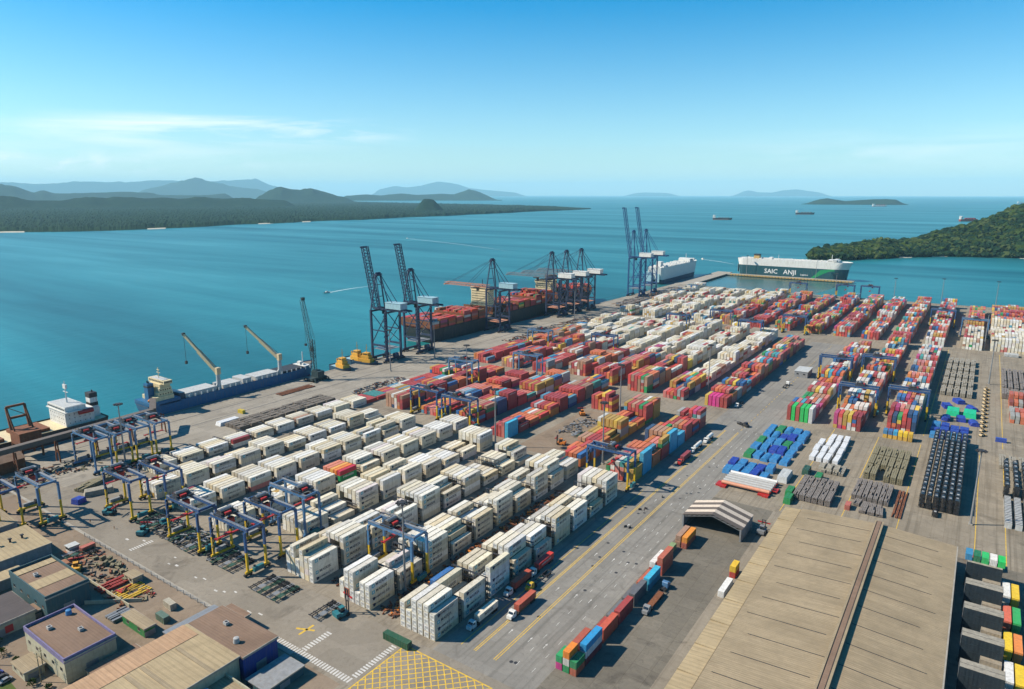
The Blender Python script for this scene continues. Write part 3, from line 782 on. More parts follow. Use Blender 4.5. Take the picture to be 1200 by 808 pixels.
for q in C:
    if q['key'] == 'edge block': q['color'], q['cname'] = rnd.choice([((.40, .10, .06), 'brick red'), ((.50, .14, .07), 'brick red'), ((.22, .06, .05), 'dark red'), ((.30, .30, .28), 'grey')]); q['white'] = False
    if q['key'] == 'short row of half-length boxes': q['color'], q['cname'] = [((.05, .18, .34), 'blue'), ((.04, .14, .34), 'blue'), ((.05, .30, .50), 'light blue'), ((.72, .48, .03), 'yellow'), ((.72, .48, .03), 'yellow'), ((.60, .38, .04), 'ochre yellow')][q['col']] if q['tier'] else ((.55, .33, .06), 'ochre yellow')
    if q['lane'] == RN[1] and q['key'] == R3 and q['bay'] == 0:
        q['color'], q['cname'] = [((.30, .06, .05), 'maroon'), ((.03, .45, .10), 'green'), ((.36, .08, .06), 'dark red'), ((.03, .42, .10), 'green'), ((.03, .45, .10), 'green'), ((.62, .62, .60), 'white')][q['col']]; q['white'] = False
    if q['lane'] == LN[0] and q['key'] == R3 and q['bay'] == 0: q['color'], q['cname'] = [((.55, .36, .07), 'ochre yellow'), ((.55, .04, .20), 'magenta'), ((.58, .05, .24), 'magenta'), ((.52, .05, .20), 'magenta'), ((.34, .05, .05), 'maroon'), ((.34, .06, .05), 'maroon')][q['col']]; q['white'] = False
    if q['lane'] == LN[3] and q['key'] == R2 and q['bay'] == 0 and q['col'] >= 4: q['color'], q['cname'] = ((.06, .42, .62), 'cyan') if q['col'] == 5 else ((.45, .14, .12), 'faded red'); q['white'] = False
    if q['lane'] == LN[0] and q['key'] == R2 and q['col'] == 5 and q['bay'] in (1, 4, 5): q['color'], q['cname'] = ((.06, .36, .56), 'light blue'); q['white'] = False

vis = [q for q in C if q['top'] or q['right'] or q['front']]
W_ = sorted([q for q in vis if q['white']], key=lambda q: -q['score'])
D_ = sorted([q for q in vis if not q['white']], key=lambda q: -q['score'])
# other dry boxes stand singly along the road, so the lanes get a little fewer than 300
NW, ND = 296, 132
solo_w, solo_d = W_[:NW], D_[:ND]
for q in solo_w + solo_d: q['solo'] = True

def where(q):
    t = ('top' if q['top'] and q['nt'] > 1 else ORD[q['tier']]) + ' tier'
    return '%s, %s row, %s bay, %s' % (t, ORD[q['col']], ORD[q['bay']], q['lane'])
SUFF = {R1: '', R2: ', coloured block', R3: ', past cross aisle', R4: ', by the basin'}
def container(q, name, label, cat, group, parts):
    o = link(name, CM[(13 if LEN(q) > 13 else q['L'], 'r' if q['white'] else 'd')], None, (q['x'], q['y'], q['z']))
    o.color = (*q['color'], 1); tag(o, label, cat, group)
    if parts:
        if q['front']: 
            k = link('refrigeration_unit' if q['white'] else 'door', REEF_UNIT if q['white'] else DOORS, o, (0, 0, 0)); k.color = o.color
        if q['right'] and q['L'] == 12:
            r = random.Random(int(q['x'] * 31 + q['y'] * 17 + q['tier'] * 7))
            if q['white']:
                s = r.random()
                if s < .45:
                    k = link('logo_panel', LOGO_SQ, o, (CW / 2 + .036, 1.4, .75)); link('star_mark', LOGO_STAR, k)
                    link('lettering', text_mesh('MAERSK', 1.7, 'letter_navy'), o, (CW / 2 + .05, 6.6, 1.5)).rotation_euler = (math.pi / 2, 0, math.pi / 2)
                elif s < .8:
                    link('logo_panel', LOGO_ROUND, o, (CW / 2 + .036, 1.6, .6))
                    link('lettering', text_mesh('HAMBURG SÜD', 1.15, 'letter_navy'), o, (CW / 2 + .05, 7.0, 1.4)).rotation_euler = (math.pi / 2, 0, math.pi / 2)
            elif q['cname'] == 'green':
                link('lettering', text_mesh('EVERGREEN', 1.5, 'letter_white'), o, (CW / 2 + .05, 6.1, 1.35)).rotation_euler = (math.pi / 2, 0, math.pi / 2)
            elif q['cname'] == 'magenta':
                link('lettering', text_mesh('ONE', 1.8, 'letter_white'), o, (CW / 2 + .05, 4.6, 1.35)).rotation_euler = (math.pi / 2, 0, math.pi / 2)
            elif q['cname'] == 'maroon' and r.random() < .4:
                link('lettering', text_mesh('HAMBURG SÜD', 1.15, 'letter_white'), o, (CW / 2 + .05, 6.1, 1.35)).rotation_euler = (math.pi / 2, 0, math.pi / 2)
    return o
for i, q in enumerate(solo_w):
    container(q, 'refrigerated_container', '%s refrigerated container, %s%s' % (q['cname'].split()[-1], where(q), SUFF.get(q['key'], '')), 'refrigerated container', 'refrigerated containers in the racked lanes', True)
for q in solo_d:
    lab = '%s container, %s%s' % (q['cname'], where(q), SUFF.get(q['key'], ''))
    if len(lab.split()) > 16: lab = lab.replace(' container,', ' box,').replace(' from the truck road', ' from truck road')
    container(q, 'shipping_container', lab, 'shipping container', 'dry shipping containers stacked in the lanes', q['score'] > 3.2e-5)

# everything smaller in view: one mass for each kind
def mass(name, items, label, letter=False):
    verts, faces, cols = [], [], []
    for q in items:
        L = LEN(q); x0, x1, y0, y1, z0, z1 = q['x'] - q.get('w', CW) / 2, q['x'] + q.get('w', CW) / 2, q['y'], q['y'] + L, q['z'] + .01, q['z'] + TH - .03
        i = len(verts)
        verts += [(x0, y0, z0), (x1, y0, z0), (x1, y1, z0), (x0, y1, z0), (x0, y0, z1), (x1, y0, z1), (x1, y1, z1), (x0, y1, z1)]
        for f in ((4, 5, 6, 7), (0, 1, 5, 4), (1, 2, 6, 5), (2, 3, 7, 6), (3, 0, 4, 7)): faces.append(tuple(i + k for k in f)); cols.append(q['color'])
    nbox = len(faces)
    if letter:
        for q in items:
            if q['right'] and q['white'] and q['y'] < 420 and hash((round(q['x']), round(q['y']), q['tier'])) % 3:
                me = text_mesh(*(('MAERSK', 1.7, 'letter_navy') if hash((round(q['y']), q['tier'])) % 2 else ('HAMBURG SÜD', 1.15, 'letter_navy')))
                i = len(verts)
                verts += [(q['x'] + CW / 2 + .05, q['y'] + 6.6 + v.co.x, q['z'] + 1.45 + v.co.y) for v in me.vertices]
                for p_ in me.polygons: faces.append(tuple(i + k for k in p_.vertices)); cols.append((.02, .035, .07))
    me = bpy.data.meshes.new(name); me.from_pydata(verts, [], faces); me.materials.append(M['box_far'])
    at = me.attributes.new('Col', 'FLOAT_COLOR', 'FACE')
    buf = []
    for c_ in cols: buf += [c_[0], c_[1], c_[2], 1]
    at.data.foreach_set('color', buf)
    return kind(link(name, me), 'stuff', label)
rest_w = [q for q in C if q['white'] and not q.get('solo') and (q['top'] or q['right'] or q['front'] or q['left'])]
rest_d = [q for q in C if not q['white'] and not q.get('solo') and (q['top'] or q['right'] or q['front'] or q['left'])]
mass('refrigerated_container_mass', rest_w, 'white refrigerated containers massed in the farther lanes', True)
DECK_BOXES = rest_d      # the container ship adds its deck load before this one is built

# steel plug-in racks between the refrigerated bays
mb = MB()
for x in range(7): mb.box(x * 2.95 - .1, 0, 0, x * 2.95 + .1, .2, 10.2); mb.box(x * 2.95 - .1, 1.2, 0, x * 2.95 + .1, 1.4, 10.2)
for z in (2.5, 5.1, 7.7, 10.2): mb.box(-.1, .2, z, 17.8, 1.2, z + .08); mb.box(-.1, .02, z + 1.0, 17.8, .08, z + 1.06)
mr = MB(); mr.beam((.3, .7, 0), (5.6, .7, 5.1), .7, .12); mr.beam((5.8, .7, 5.1), (11.2, .7, 10.2), .7, .12)
rk0 = None
for ln in range(8):
    for b_ in range(1, 9):
        y = (165.7 if ln < 3 else 189.1 if ln in (3, 7) else 172.0) + b_ * 17.05 - 3.3
        if y > 318: continue
        lab = 'dark steel plug-in rack before the %s bay of the %s' % (ORD[b_], LN[ln])
        if rk0 is None:
            rk0 = tag(mb.build('reefer_rack', ['dark'], None, (VR[ln] - 17.5, y, .005)), lab, 'rack', 'plug-in racks between refrigerated bays'); mr.build('stair', ['dark'], rk0)
            r_ = rk0
        else: r_ = dup(rk0, (VR[ln] - 17.5, y, .005), 0, lab)
        r_.scale = (1, 1, 1 if ln < 3 else .52)
# ------------------------------------------------------------------ rubber tyred yard gantries
def make_rtg(label, loc, up='blue', low='yellow', ts=0.0, sp=12.0, spread='red'):
    t = thing('yard_gantry_crane', label, 'gantry crane', loc, 0, 'rubber tyred gantry cranes of the yard')
    HS, WB, HT, SPL = 12.6, 4.6, 21.0, 11.0
    for sx in (-1, 1):
        sb = MB(); sb.box(sx * HS - .45, -WB - 1.2, 1.35, sx * HS + .45, WB + 1.2, 2.35, 0)
        s_ = sb.build('sill_beam', [low], t)
        for sy in (-1, 1):
            lg = MB(); x, y = sx * HS, sy * WB
            lg.box(x - .48, y - .42, 2.35, x + .48, y + .42, SPL, 1); lg.box(x - .52, y - .46, SPL, x + .52, y + .46, HT - .8, 0)
            l_ = lg.build('leg', [up, low], t)
            bg = MB(); bg.box(x - .5, y - 1.9, .55, x + .5, y + 1.9, 1.35, 0); bg.build('bogie', ['dark'], l_)
            for dy in (-1.15, 1.15):
                wh = MB(); wh.tube((x - .35, y + dy, .76), (x + .35, y + dy, .76), .75, 12, 0); wh.build('wheel', ['rubber'], l_)
    for sy in (-1, 1):
        gd = MB(); y = sy * 3.6
        gd.box(-HS - .8, y - .45, HT - .8, HS + .8, y + .45, HT + .7, 0); gd.box(-HS - .8, y - .6, HT + .7, HS + .8, y + .6, HT + .78, 1); gd.box(-HS, y + sy * .62, HT + 1.7, HS, y + sy * .68, HT + 1.8, 0)
        for k in range(9): gd.box(-HS + k * 3.1, y + sy * .62, HT + .78, -HS + k * 3.1 + .08, y + sy * .68, HT + 1.7, 0)
        gd.build('girder', [up, 'lavender'], t)
    eb = MB()
    for sx in (-1, 1): eb.box(sx * (HS - .1) - .35, -3.13, HT - .6, sx * (HS - .1) + .35, 3.13, HT + .4, 0)
    eb.build('end_beam', [up], t)
    x = ts * 9
    tr = MB(); tr.box(x - 3.2, -4.2, HT + .92, x + 3.2, 4.2, HT + 1.5, 0); tr.box(x - 2.2, -3, HT + 1.5, x + 1.2, 2.6, HT + 3.0, 0); tr.box(x - 3.6, 2.7, HT + 1.5, x - .5, 4.1, HT + 2.6, 1); tr.box(x + .2, -4.1, HT + 1.5, x + 2.6, -2.8, HT + 2.3, 0); tr.beam((x - 3.2, 4.1, HT + 2.8), (x + 3.2, 4.1, HT + 2.8), .1); tr.beam((x - 3.2, -4.1, HT + 2.8), (x + 3.2, -4.1, HT + 2.8), .1); tr.tube((x - .5, -2.8, HT + 2.6), (x - .5, 2.6, HT + 2.6), 1.0, 10, 1)
    tr.box(x + 1.6, -2, HT + 1.5, x + 2.8, 1, HT + 2.5, 2); tr.beam((x - 3, -4, HT + 1.5), (x - 3, -4, HT + 3.4), .12); tr.beam((x + 3, 4, HT + 1.5), (x + 3, 4, HT + 3.4), .12)
    tt = tr.build('trolley', ['dark', 'steel', spread], t)
    cb = MB(); cb.box(x + 2.0, -1.2, HT - 2.6, x + 4.0, 1.4, HT - .2, 0); cb.box(x + 1.95, -1.0, HT - 2.3, x + 1.99, 1.2, HT - .9, 1); cb.build('cabin', [spread, 'glass'], tt)
    sr = MB()
    sr.box(x - .5, -6.0, sp, x + .5, 6.0, sp + .45, 0); sr.box(x - 1.2, -6.0, sp - .1, x + 1.2, -5.6, sp + .35, 0); sr.box(x - 1.2, 5.6, sp - .1, x + 1.2, 6.0, sp + .35, 0); sr.box(x - .9, -1.4, sp + .45, x + .9, 1.4, sp + 1.1, 0)
    s_ = sr.build('spreader', [spread], t)
    cbm = MB()
    for dx in (-.7, .7):
        for dy in (-1.2, 1.2): cbm.beam((x + dx, dy, sp + 1.1), (x + dx, dy, HT + .95), .06)
    cbm.build('hoist_rope', ['dark'], s_)
    ld = MB()
    for z in range(3, 20, 3): ld.beam((-HS + .75, -WB - .9 + (z % 2) * .4, z), (-HS + .75, -WB + .9 - (z % 2) * .4, z + 3), .5, .1)
    ld.build('ladder', ['dark'], t)
    eh = MB(); eh.box(-HS - 1.9, -2.8, 1.5, -HS - .5, 2.2, 3.9, 0); eh.tube((-HS - 1.2, 2.6, 3.2), (-HS - 1.2, 3.4, 3.2), 1.5, 12, 1); eh.build('electrical_house', ['bwall', 'dark'], t)
    for x_ in (-8, -2, 4, 10):
        fl = MB(); fl.box(x_ - .4, -4.5, HT - 1.1, x_ + .4, -4.1, HT - .6); fl.build('floodlight', ['dark'], t)
    ps = MB(); ps.box(HS + .5, -2.6, 1.5, HS + 2.0, 2.2, 3.6, 0); ps.box(HS + .6, -2.2, 3.6, HS + 1.2, -1.4, 4.4, 1); ps.build('power_pack', ['teal', 'dark'], t)
    return t
RTG = [
 ((-289.7, 157), 'blue', 'yellow', -.75, 'blue and yellow yard gantry crane above the first empty trailer frames'),
 ((-256, 158.2), 'blue', 'yellow', -.8, 'blue and yellow yard gantry crane straddling the dark green trailer frames at the lane end'),
 ((-257, 176), 'blue', 'yellow', -.6, 'blue and yellow yard gantry crane right behind the one at the lane end'),
 ((-262, 193.5), 'lightblue', 'lightblue', .75, 'all light blue yard gantry crane among the white refrigerated containers'),
 ((-193, 193), 'lightblue', 'yellow', -.3, 'light blue and yellow yard gantry crane with red spreader over low white stacks'),
 ((-347.5, 156), 'blue', 'yellow', -.85, 'blue and yellow yard gantry crane beside a teal forklift on the open paving'),
 ((-344, 172), 'blue', 'yellow', -.7, 'dark blue gantry crane half hidden behind the one by the teal forklift'),
 ((-379, 128), 'lightblue', 'yellow', -.9, 'light blue and yellow gantry crane beside the long tan shed roofs'),
 ((-385, 113), 'blue', 'yellow', -.9, 'gantry crane cut by the picture edge beyond the tan shed roofs'),
 ((-424, 174), 'lightblue', 'lightblue', -.6, 'light blue gantry crane with red sill nearest the conveyor gallery'),
 ((-424, 186), 'lightblue', 'yellow', .6, 'second gantry crane from the conveyor gallery in the quayside group of four'),
 ((-424, 198), 'lightblue', 'yellow', -.4, 'third gantry crane from the conveyor gallery in the quayside group of four'),
 ((-424, 210), 'lightblue', 'yellow', .2, 'gantry crane of the quayside group that stands nearest the blue ship'),
 ((-291.7, 358), 'blue', 'yellow', -.2, 'blue and yellow gantry crane where the white containers meet the coloured ones'),
 ((-325, 362), 'blue', 'yellow', .3, 'gantry crane behind the one where white and coloured containers meet'),
 ((-159.3, 329), 'blue', 'yellow', .15, 'deep blue and yellow gantry crane spanning the coloured end of the roadside lane'),
 ((-359, 447), 'lightblue', 'yellow', .1, 'pale blue gantry crane over maroon stacks near the two raised quay cranes'),
 ((-325, 496), 'lightblue', 'lightblue', 0, 'grey blue gantry crane holding above a dark red stack'),
 ((-375, 596), 'lightblue', 'yellow', 0, 'gantry crane nearest the lowered quay crane booms'),
 ((-308, 612), 'blue', 'yellow', 0, 'dark blue gantry crane at the edge of the far white containers'),
 ((-291.7, 770), 'blue', 'yellow', .4, 'blue gantry crane deep in the far white containers'),
 ((-258, 828), 'blue', 'yellow', -.3, 'blue gantry crane with its trolley over the far aisle'),
 ((-208, 776), 'blue', 'yellow', .2, 'blue gantry crane behind the tall lamp mast in the far white stacks'),
 ((-174.5, 838), 'blue', 'yellow', 0, 'blue gantry crane above the green topped stack by the far aisle'),
 ((-241, 1160), 'blue', 'yellow', 0, 'small blue gantry crane by the brown basin, nearest the finger pier'),
 ((-174, 1174), 'blue', 'yellow', 0, 'blue gantry crane at the basin edge before the bow of the car carrier'),
 ((-140, 1178), 'blue', 'blue', 0, 'blue gantry crane standing clear against the basin water'),
 ((-65.2, 549), 'blue', 'yellow', .1, 'blue and yellow gantry crane nearest the white wrapped tubes'),
 ((-33.6, 560), 'blue', 'yellow', .3, 'blue and yellow gantry crane with long girder nearest the blue tarpaulins'),
 ((-96.2, 640), 'blue', 'yellow', .5, 'blue and yellow gantry crane beside the small roadside building'),
 ((-65.2, 662), 'blue', 'yellow', -.2, 'blue and yellow gantry crane next to the one beside the small roadside building'),
 ((0.2, 930), 'lightblue', 'blue', .1, 'gantry crane over the white stack nearest the yard edge'),
 ((-33.6, 985), 'blue', 'yellow', .1, 'blue and yellow gantry crane over the far red stacks beside the basin masts'),
]
for (x, y), up, low, ts, lab in RTG:
    make_rtg(lab, (x, y, .012), up, low, ts, 13.4 if y > 300 else 11.5 + (rnd.random() > .5) * 4)

# ------------------------------------------------------------------ ship to shore cranes
def truss(mb, p, q, w, h, n, r=.35, mi=0):
    """box truss between p and q, width w across Y, height h"""
    p, q = Vector(p), Vector(q); d = (q - p); u = d.normalized(); s = Vector((0, 1, 0)); k = u.cross(s).normalized()
    cs = [(a, b_) for a in (-1, 1) for b_ in (0, 1)]
    for a, b_ in cs: mb.beam(p + s * a * w / 2 + k * b_ * h, q + s * a * w / 2 + k * b_ * h, r * 1.5, r * 1.5, mi)
    for i in range(n):
        p0, p1 = p + d * i / n, p + d * (i + 1) / n
        for a in (-1, 1): mb.beam(p0 + s * a * w / 2 + k * (h if i % 2 else 0), p1 + s * a * w / 2 + k * (0 if i % 2 else h), r, r, mi)
        mb.beam(p0 - s * w / 2, p0 + s * w / 2, r, r, mi); mb.beam(p0 - s * w / 2 + k * h, p0 + s * w / 2 + k * h, r, r, mi)
        mb.beam(p0 - s * w / 2 + k * h, p1 + s * w / 2 + k * h, r * .8, r * .8, mi)
def make_sts(label, loc, raised=True, house='tealgrey', k=1.0, ang=78, boomlen=60, col='navy'):
    t = thing('quay_crane', label, 'quay crane', loc, 0, 'ship to shore cranes on the quay')
    G = 20.0; W = 9.5; HG = 50 * k; HA = 84 * k
    for sx in (0, 1):
        x = sx * G
        sb = MB(); sb.box(x - .8, -W - 3, 2.0, x + .8, W + 3, 3.6); s_ = sb.build('sill_beam', [col], t)
        for sy in (-1, 1):
            l = MB(); l.box(x - .9, sy * W - .9, 3.6, x + .9, sy * W + .9, HG, 0)
            if sx and sy < 0:
                for z in range(5, int(HG) - 3, 5): l.beam((x - 1.6, sy * W - 1.7, z), (x + 1.6, sy * W - 1.7, z + 5), .9, .15, 0); l.box(x - 1.9, sy * W - 2.2, z - .1, x + 1.9, sy * W - .8, z + .05, 0)
            lo = l.build('leg', [col], t)
            b_ = MB()
            for dy in (-4.2, -1.6, 1.6, 4.2): b_.box(x - .5, sy * W + dy - 1.1, .5, x + .5, sy * W + dy + 1.1, 2.0, 0); b_.tube((x - .25, sy * W + dy, .5), (x + .25, sy * W + dy, .5), .48, 10, 0)
            b_.build('bogie', ['dark'], lo)
    p = MB()
    for sy in (-1, 1):
        y = sy * W
        p.box(.76, y - .6, 15, G - .76, y + .6, 16.8, 0)
        p.beam((0, y, 16.8), (G, y, HG - 3), .7, .7, 0)
    for x in (0, G): p.box(x - .7, -W + .76, HG - 2, x + .7, W - .76, HG - .4, 0)
    for sy in (-1, 1): p.beam((G, sy * W, 30), (0, sy * W, HG - 2), .6, .6, 0); p.box(.9, sy * W - .4, 30, G - .9, sy * W + .4, 31, 0)
    p.beam((G, -W, 18), (G, W, 34), .5, .5, 0); p.beam((G, W, 18), (G, -W, 34), .5, .5, 0); p.tube((G + 2.2, -2, 6), (G + 2.2, 2, 6), 2.6, 14, 0)
    p.build('portal_beam', [col], t)
    g = MB()
    for sy in (-1, 1): g.box(-3, sy * 3.4 - .5, HG, G + 22, sy * 3.4 + .5, HG + 1.9, 0); g.box(-3, sy * 4.3 - .4, HG + .4, G + 22, sy * 4.3 + .4, HG + .55, 0)
    for x in range(-2, int(G) + 22, 5): g.box(x, -2.89, HG + .3, x + .5, 2.89, HG + 1.3, 0)
    g.build('trolley_girder', [col], t)
    a = MB()
    for sy in (-1, 1):
        a.beam((0, sy * W, HG), (2, sy * 3, HA), 1.0, 1.0); a.beam((10, sy * 6, HG + 1.6), (2, sy * 3, HA), .7, .7); a.beam((2, sy * 3, HA), (G + 8, sy * 3.4, HG + 1.9), .5, .5)
    for f in (.35, .7): a.beam((2 * f, -W + (W - 3) * f, HG + (HA - HG) * f), (2 * f, W - (W - 3) * f, HG + (HA - HG) * f), .6, .6)
    a.box(.5, -3.6, HA - .6, 4, 3.6, HA + .6); a.tube((2, -3, HA + 1.2), (2, 3, HA + 1.2), .9, 10); a.box(0, -4, HA - 1.2, 5, 4, HA - 1.0)
    a.build('apex_frame', [col], t)
    h = MB(); h.box(G - 5, -4.8, HG + 2.2, G + 15, 4.8, HG + 7.8, 0); h.prism([(G - 5.3, -5.1), (G + 15.3, -5.1), (G + 15.3, 5.1), (G - 5.3, 5.1)], HG + 7.8, HG + 8.2, 1)
    hh = h.build('machinery_house', [house, 'white' if house == 'white' else house], t)
    an = ang if raised else 0
    ca, sa = math.cos(R(an)), math.sin(R(an)); hp = Vector((-3.5, 0, HG + .8)); q = hp + Vector((-ca, 0, sa)) * boomlen
    bm = MB(); truss(bm, hp, q, 6.8, -2.8, 18, .42 if raised else .3)
    for f_ in [i_ / 12 for i_ in range(1, 12)]:
        c_ = hp + (q - hp) * f_; bm.cbox((c_.x, -4.0, c_.z), (1.0, .6, .4)); bm.cbox((c_.x, 4.0, c_.z), (1.0, .6, .4))
    e = q
    bm.box(e.x - .8, -4.2, e.z - .8, e.x + .8, 4.2, e.z + .8)
    bo = bm.build('boom', [col if raised else 'salmon' if house == 'tealgrey' else 'steel'], t)
    st = MB()
    for sy in (-1, 1):
        for f in ((.5, .97) if not raised else (.45,)):
            st.beam((2, sy * 3, HA), hp + (q - hp) * f + Vector((0, sy * 3.4, 0)), .28, .28)
    st.build('forestay', [col], t)
    cb = MB(); tx = 6 if raised else -22
    cb.box(tx - 3, -3.6, HG - .9, tx + 3, 3.6, HG - .02, 0); cb.box(tx + 1, -1.5, HG - 4.2, tx + 3.4, 1.2, HG - .9, 1)
    if not raised:
        for dy in (-1, 1): cb.beam((tx, dy, 26), (tx, dy, HG - .9), .12, .12, 0)
        cb.box(tx - 1.1, -6, 25.4, tx + 1.1, 6, 26, 2)
    cb.build('trolley', ['dark', 'glass', 'red'], t)
    pl = MB(); pl.box(.8, -W - .2, 11.8, G - .8, W + .2, 12.1, 0); pl.box(4, -W + .5, 12.1, 15, W - .5, 12.5, 0); pl.build('lashing_platform', ['salmon' if not raised else 'steel'], t)
    return t
def qx(y): # waterside rail
    return -486.2 if y < 560 else -486.2 + (y - 560) * (9 / 220) if y < 780 else -477.2 + (y - 780) / 12 if y < 900 else -467.2
make_sts('dark quay crane with boom raised nearest the golden tugs', (qx(472), 472, .012))
make_sts('dark quay crane with boom raised beside the stern of the container ship', (qx(518), 518, .012))
make_sts('dark quay crane with boom lowered across the after deck of the container ship', (qx(655), 655, .012), False, boomlen=66)
make_sts('first of three close quay cranes with white machinery houses and lowered booms', (qx(782), 782, .012), False, 'white', boomlen=66)
make_sts('middle of three close quay cranes with white machinery houses and lowered booms', (qx(816), 816, .012), False, 'white', boomlen=66)
make_sts('last of three close quay cranes with lowered booms, nearest the ship bow', (qx(852), 852, .012), False, 'white', boomlen=66)
make_sts('tall blue quay crane with boom raised behind the dark cargo pile', (qx(1016), 1016, .012), True, 'white', 1.22, 80, 78, 'blue')
make_sts('tall blue quay crane with boom raised nearest the white car carrier', (qx(1064), 1064, .012), True, 'white', 1.22, 80, 78, 'blue')

# mobile harbour crane
t = thing('mobile_harbour_crane', 'dark lattice boom harbour crane standing by the bow of the blue ship', 'harbour crane', (-472, 381, .012))
mb = MB(); mb.box(-4, -8, 1.2, 4, 8, 3.2, 0)
for y in (-7, -3.5, 0, 3.5, 7): mb.tube((-4.2, y, .8), (4.2, y, .8), .8, 10, 1)
for sx in (-1, 1):
    for sy in (-1, 1): mb.beam((sx * 3, sy * 7, 2.2), (sx * 7.5, sy * 7, 2.2), .9, .9, 0); mb.box(sx * 7.5 - 1.2, sy * 7 - 1.2, .0, sx * 7.5 + 1.2, sy * 7 + 1.2, .5, 0); mb.box(sx * 7.5 - .4, sy * 7 - .4, .5, sx * 7.5 + .4, sy * 7 + .4, 2.2, 0)
mb.build('undercarriage', ['mhc', 'rubber'], t)
mb = MB(); mb.box(-3.4, -3, 3.3, 5.5, 4, 8.5, 0); mb.box(-3, -2.4, 8.5, 2, 3, 9.2, 0); mb.build('machinery_house', ['mhc'], t)
mb = MB(); truss(mb, (-1, 0, 8.5), (-1.5, 0, 36), 3.0, 3.0, 9, .22); mb.box(-4.6, -2, 26, -2.2, .5, 29, 0); mb.build('tower', ['mhc'], t)
mb = MB(); truss(mb, (-2, 0, 20), (-17, 4, 70), 2.8, 2.6, 16, .15); mb.box(-18.2, 2.6, 69, -16, 5.4, 71.5, 0); mb.build('boom', ['mhc'], t)
mb = MB(); mb.beam((0, .6, 37.4), (-16, 4, 70), .16, .16); mb.beam((0, -.6, 37.4), (-16, 3.6, 70), .16, .16); mb.beam((-17, 4, 70), (-17, 4, 30), .12, .12); mb.box(-17.8, 3.2, 28, -16.2, 4.8, 30); mb.build('hoist_rope', ['dark'], t)

# ------------------------------------------------------------------ ships
def hull(L, B, D, mats, boot=1.2, draft=2.0, band=None, bowf=.18, sheer=2.5, sternf=.05, z0=-3.0):
    """hull along +Y from stern (y=0) to bow (y=L), sea surface at z0"""
    mb = MB(); N = 40
    zs = [z0 - draft, z0 + boot, z0 + boot + (D - boot) * .55, z0 + D]
    rows = []
    for i in range(N + 1):
        t = i / N; y = L * t
        def half(f, bf, pw):
            if t > 1 - bf: s = (t - (1 - bf)) / bf; return max(.02, 1 - s ** pw)
            if t < sternf: return .8 + .2 * t / sternf
            return 1
        row = []
        sh = sheer * max(0, (t - .82) / .18) ** 1.5
        for k, z in enumerate(zs):
            f = k / 3
            hw = B / 2 * half(f, bowf * (1.25 - .35 * f), 1.5 + 1.1 * f)
            yy = min(y, L * (.955 + .045 * f))
            if t < .03: yy = max(yy, L * .03 * (1 - f) ** 1.5)
            row.append((hw, yy, z + (sh * f)))
        rows.append(row)
    n = len(zs)
    for s in (1, -1):
        for i in range(N):
            for k in range(n - 1):
                a, b_, c_, d_ = rows[i][k], rows[i + 1][k], rows[i + 1][k + 1], rows[i][k + 1]
                pts = [(s * p[0], p[1], p[2]) for p in (a, b_, c_, d_)]
                mb.face(pts if s > 0 else pts[::-1], 0 if k == 0 else 1)
    for k in range(n - 1):
        a, b_ = rows[0][k], rows[0][k + 1]
        mb.face([(-a[0], a[1], a[2]), (a[0], a[1], a[2]), (b_[0], b_[1], b_[2]), (-b_[0], b_[1], b_[2])], 0 if k == 0 else 1)
    dk = MB()
    for i in range(N):
        a, b_ = rows[i][-1], rows[i + 1][-1]
        dk.face([(-a[0] * .985, a[1], a[2] - .9), (a[0] * .985, a[1], a[2] - .9), (b_[0] * .985, b_[1], b_[2] - .9), (-b_[0] * .985, b_[1], b_[2] - .9)])
    return mb, dk
def windows(mb, face, x0, x1, y, z, n, w, h, mi):
    """row of n windows; face 'x' = on plane x=y value, 'y' = on plane y"""
    for i in range(n):
        c_ = x0 + (x1 - x0) * (i + .5) / n
        if face == 'y': mb.box(c_ - w / 2, y - .06, z, c_ + w / 2, y + .06, z + h, mi)
        else: mb.box(y - .06, c_ - w / 2, z, y + .06, c_ + w / 2, z + h, mi)

# blue multipurpose ship
t = thing('cargo_ship', 'blue geared cargo ship with two ochre deck cranes moored stern first at the quay', 'cargo ship', (-501.3, 243, 0))
h_, d_ = hull(158, 22, 10.5, None, boot=1.0, sheer=3); h_.build('hull', ['shipred', 'shipblue'], t); d_.build('deck', ['deck'], t)
mb = MB(); mb.box(-11, .6, 6.6, 11, 24, 9.8, 0); mb.box(-9.5, 6, 9.8, 9.5, 20, 12.8, 1); mb.box(-8.5, 9, 12.8, 8.5, 20, 15.8, 1); mb.box(-8, 10, 15.8, 8, 19.5, 18.8, 1); mb.box(-7.5, 11, 18.8, 7.5, 19, 21.6, 1); mb.box(-11, 12.5, 21.6, 11, 19, 24.4, 1); mb.box(-8, 13, 24.4, 8, 18, 24.7, 3)
windows(mb, 'x', 12.8, 18.7, 11.02, 22.6, 6, .75, 1.1, 2); windows(mb, 'x', 9.5, 19.5, 8.52, 13.8, 5, .8, .9, 2); windows(mb, 'x', 10.5, 19, 8.02, 16.8, 5, .8, .9, 2); windows(mb, 'y', -10, 10, 12.46, 22.6, 10, 1.2, 1.1, 2)
mb.build('deckhouse', ['shipblue', 'cream', 'window', 'hatch'], t)
mb = MB(); mb.box(-3, 4.5, 9.8, 2.5, 9, 22.5, 0); mb.box(-3.1, 4.4, 19.5, 2.6, 9.1, 20.8, 1); mb.tube((-1, 6.5, 22.5), (-1, 6.5, 24.5), .5, 8, 1); mb.tube((1, 6.5, 22.5), (1, 6.5, 24), .4, 8, 1); mb.build('funnel', ['shipblue', 'dark'], t)
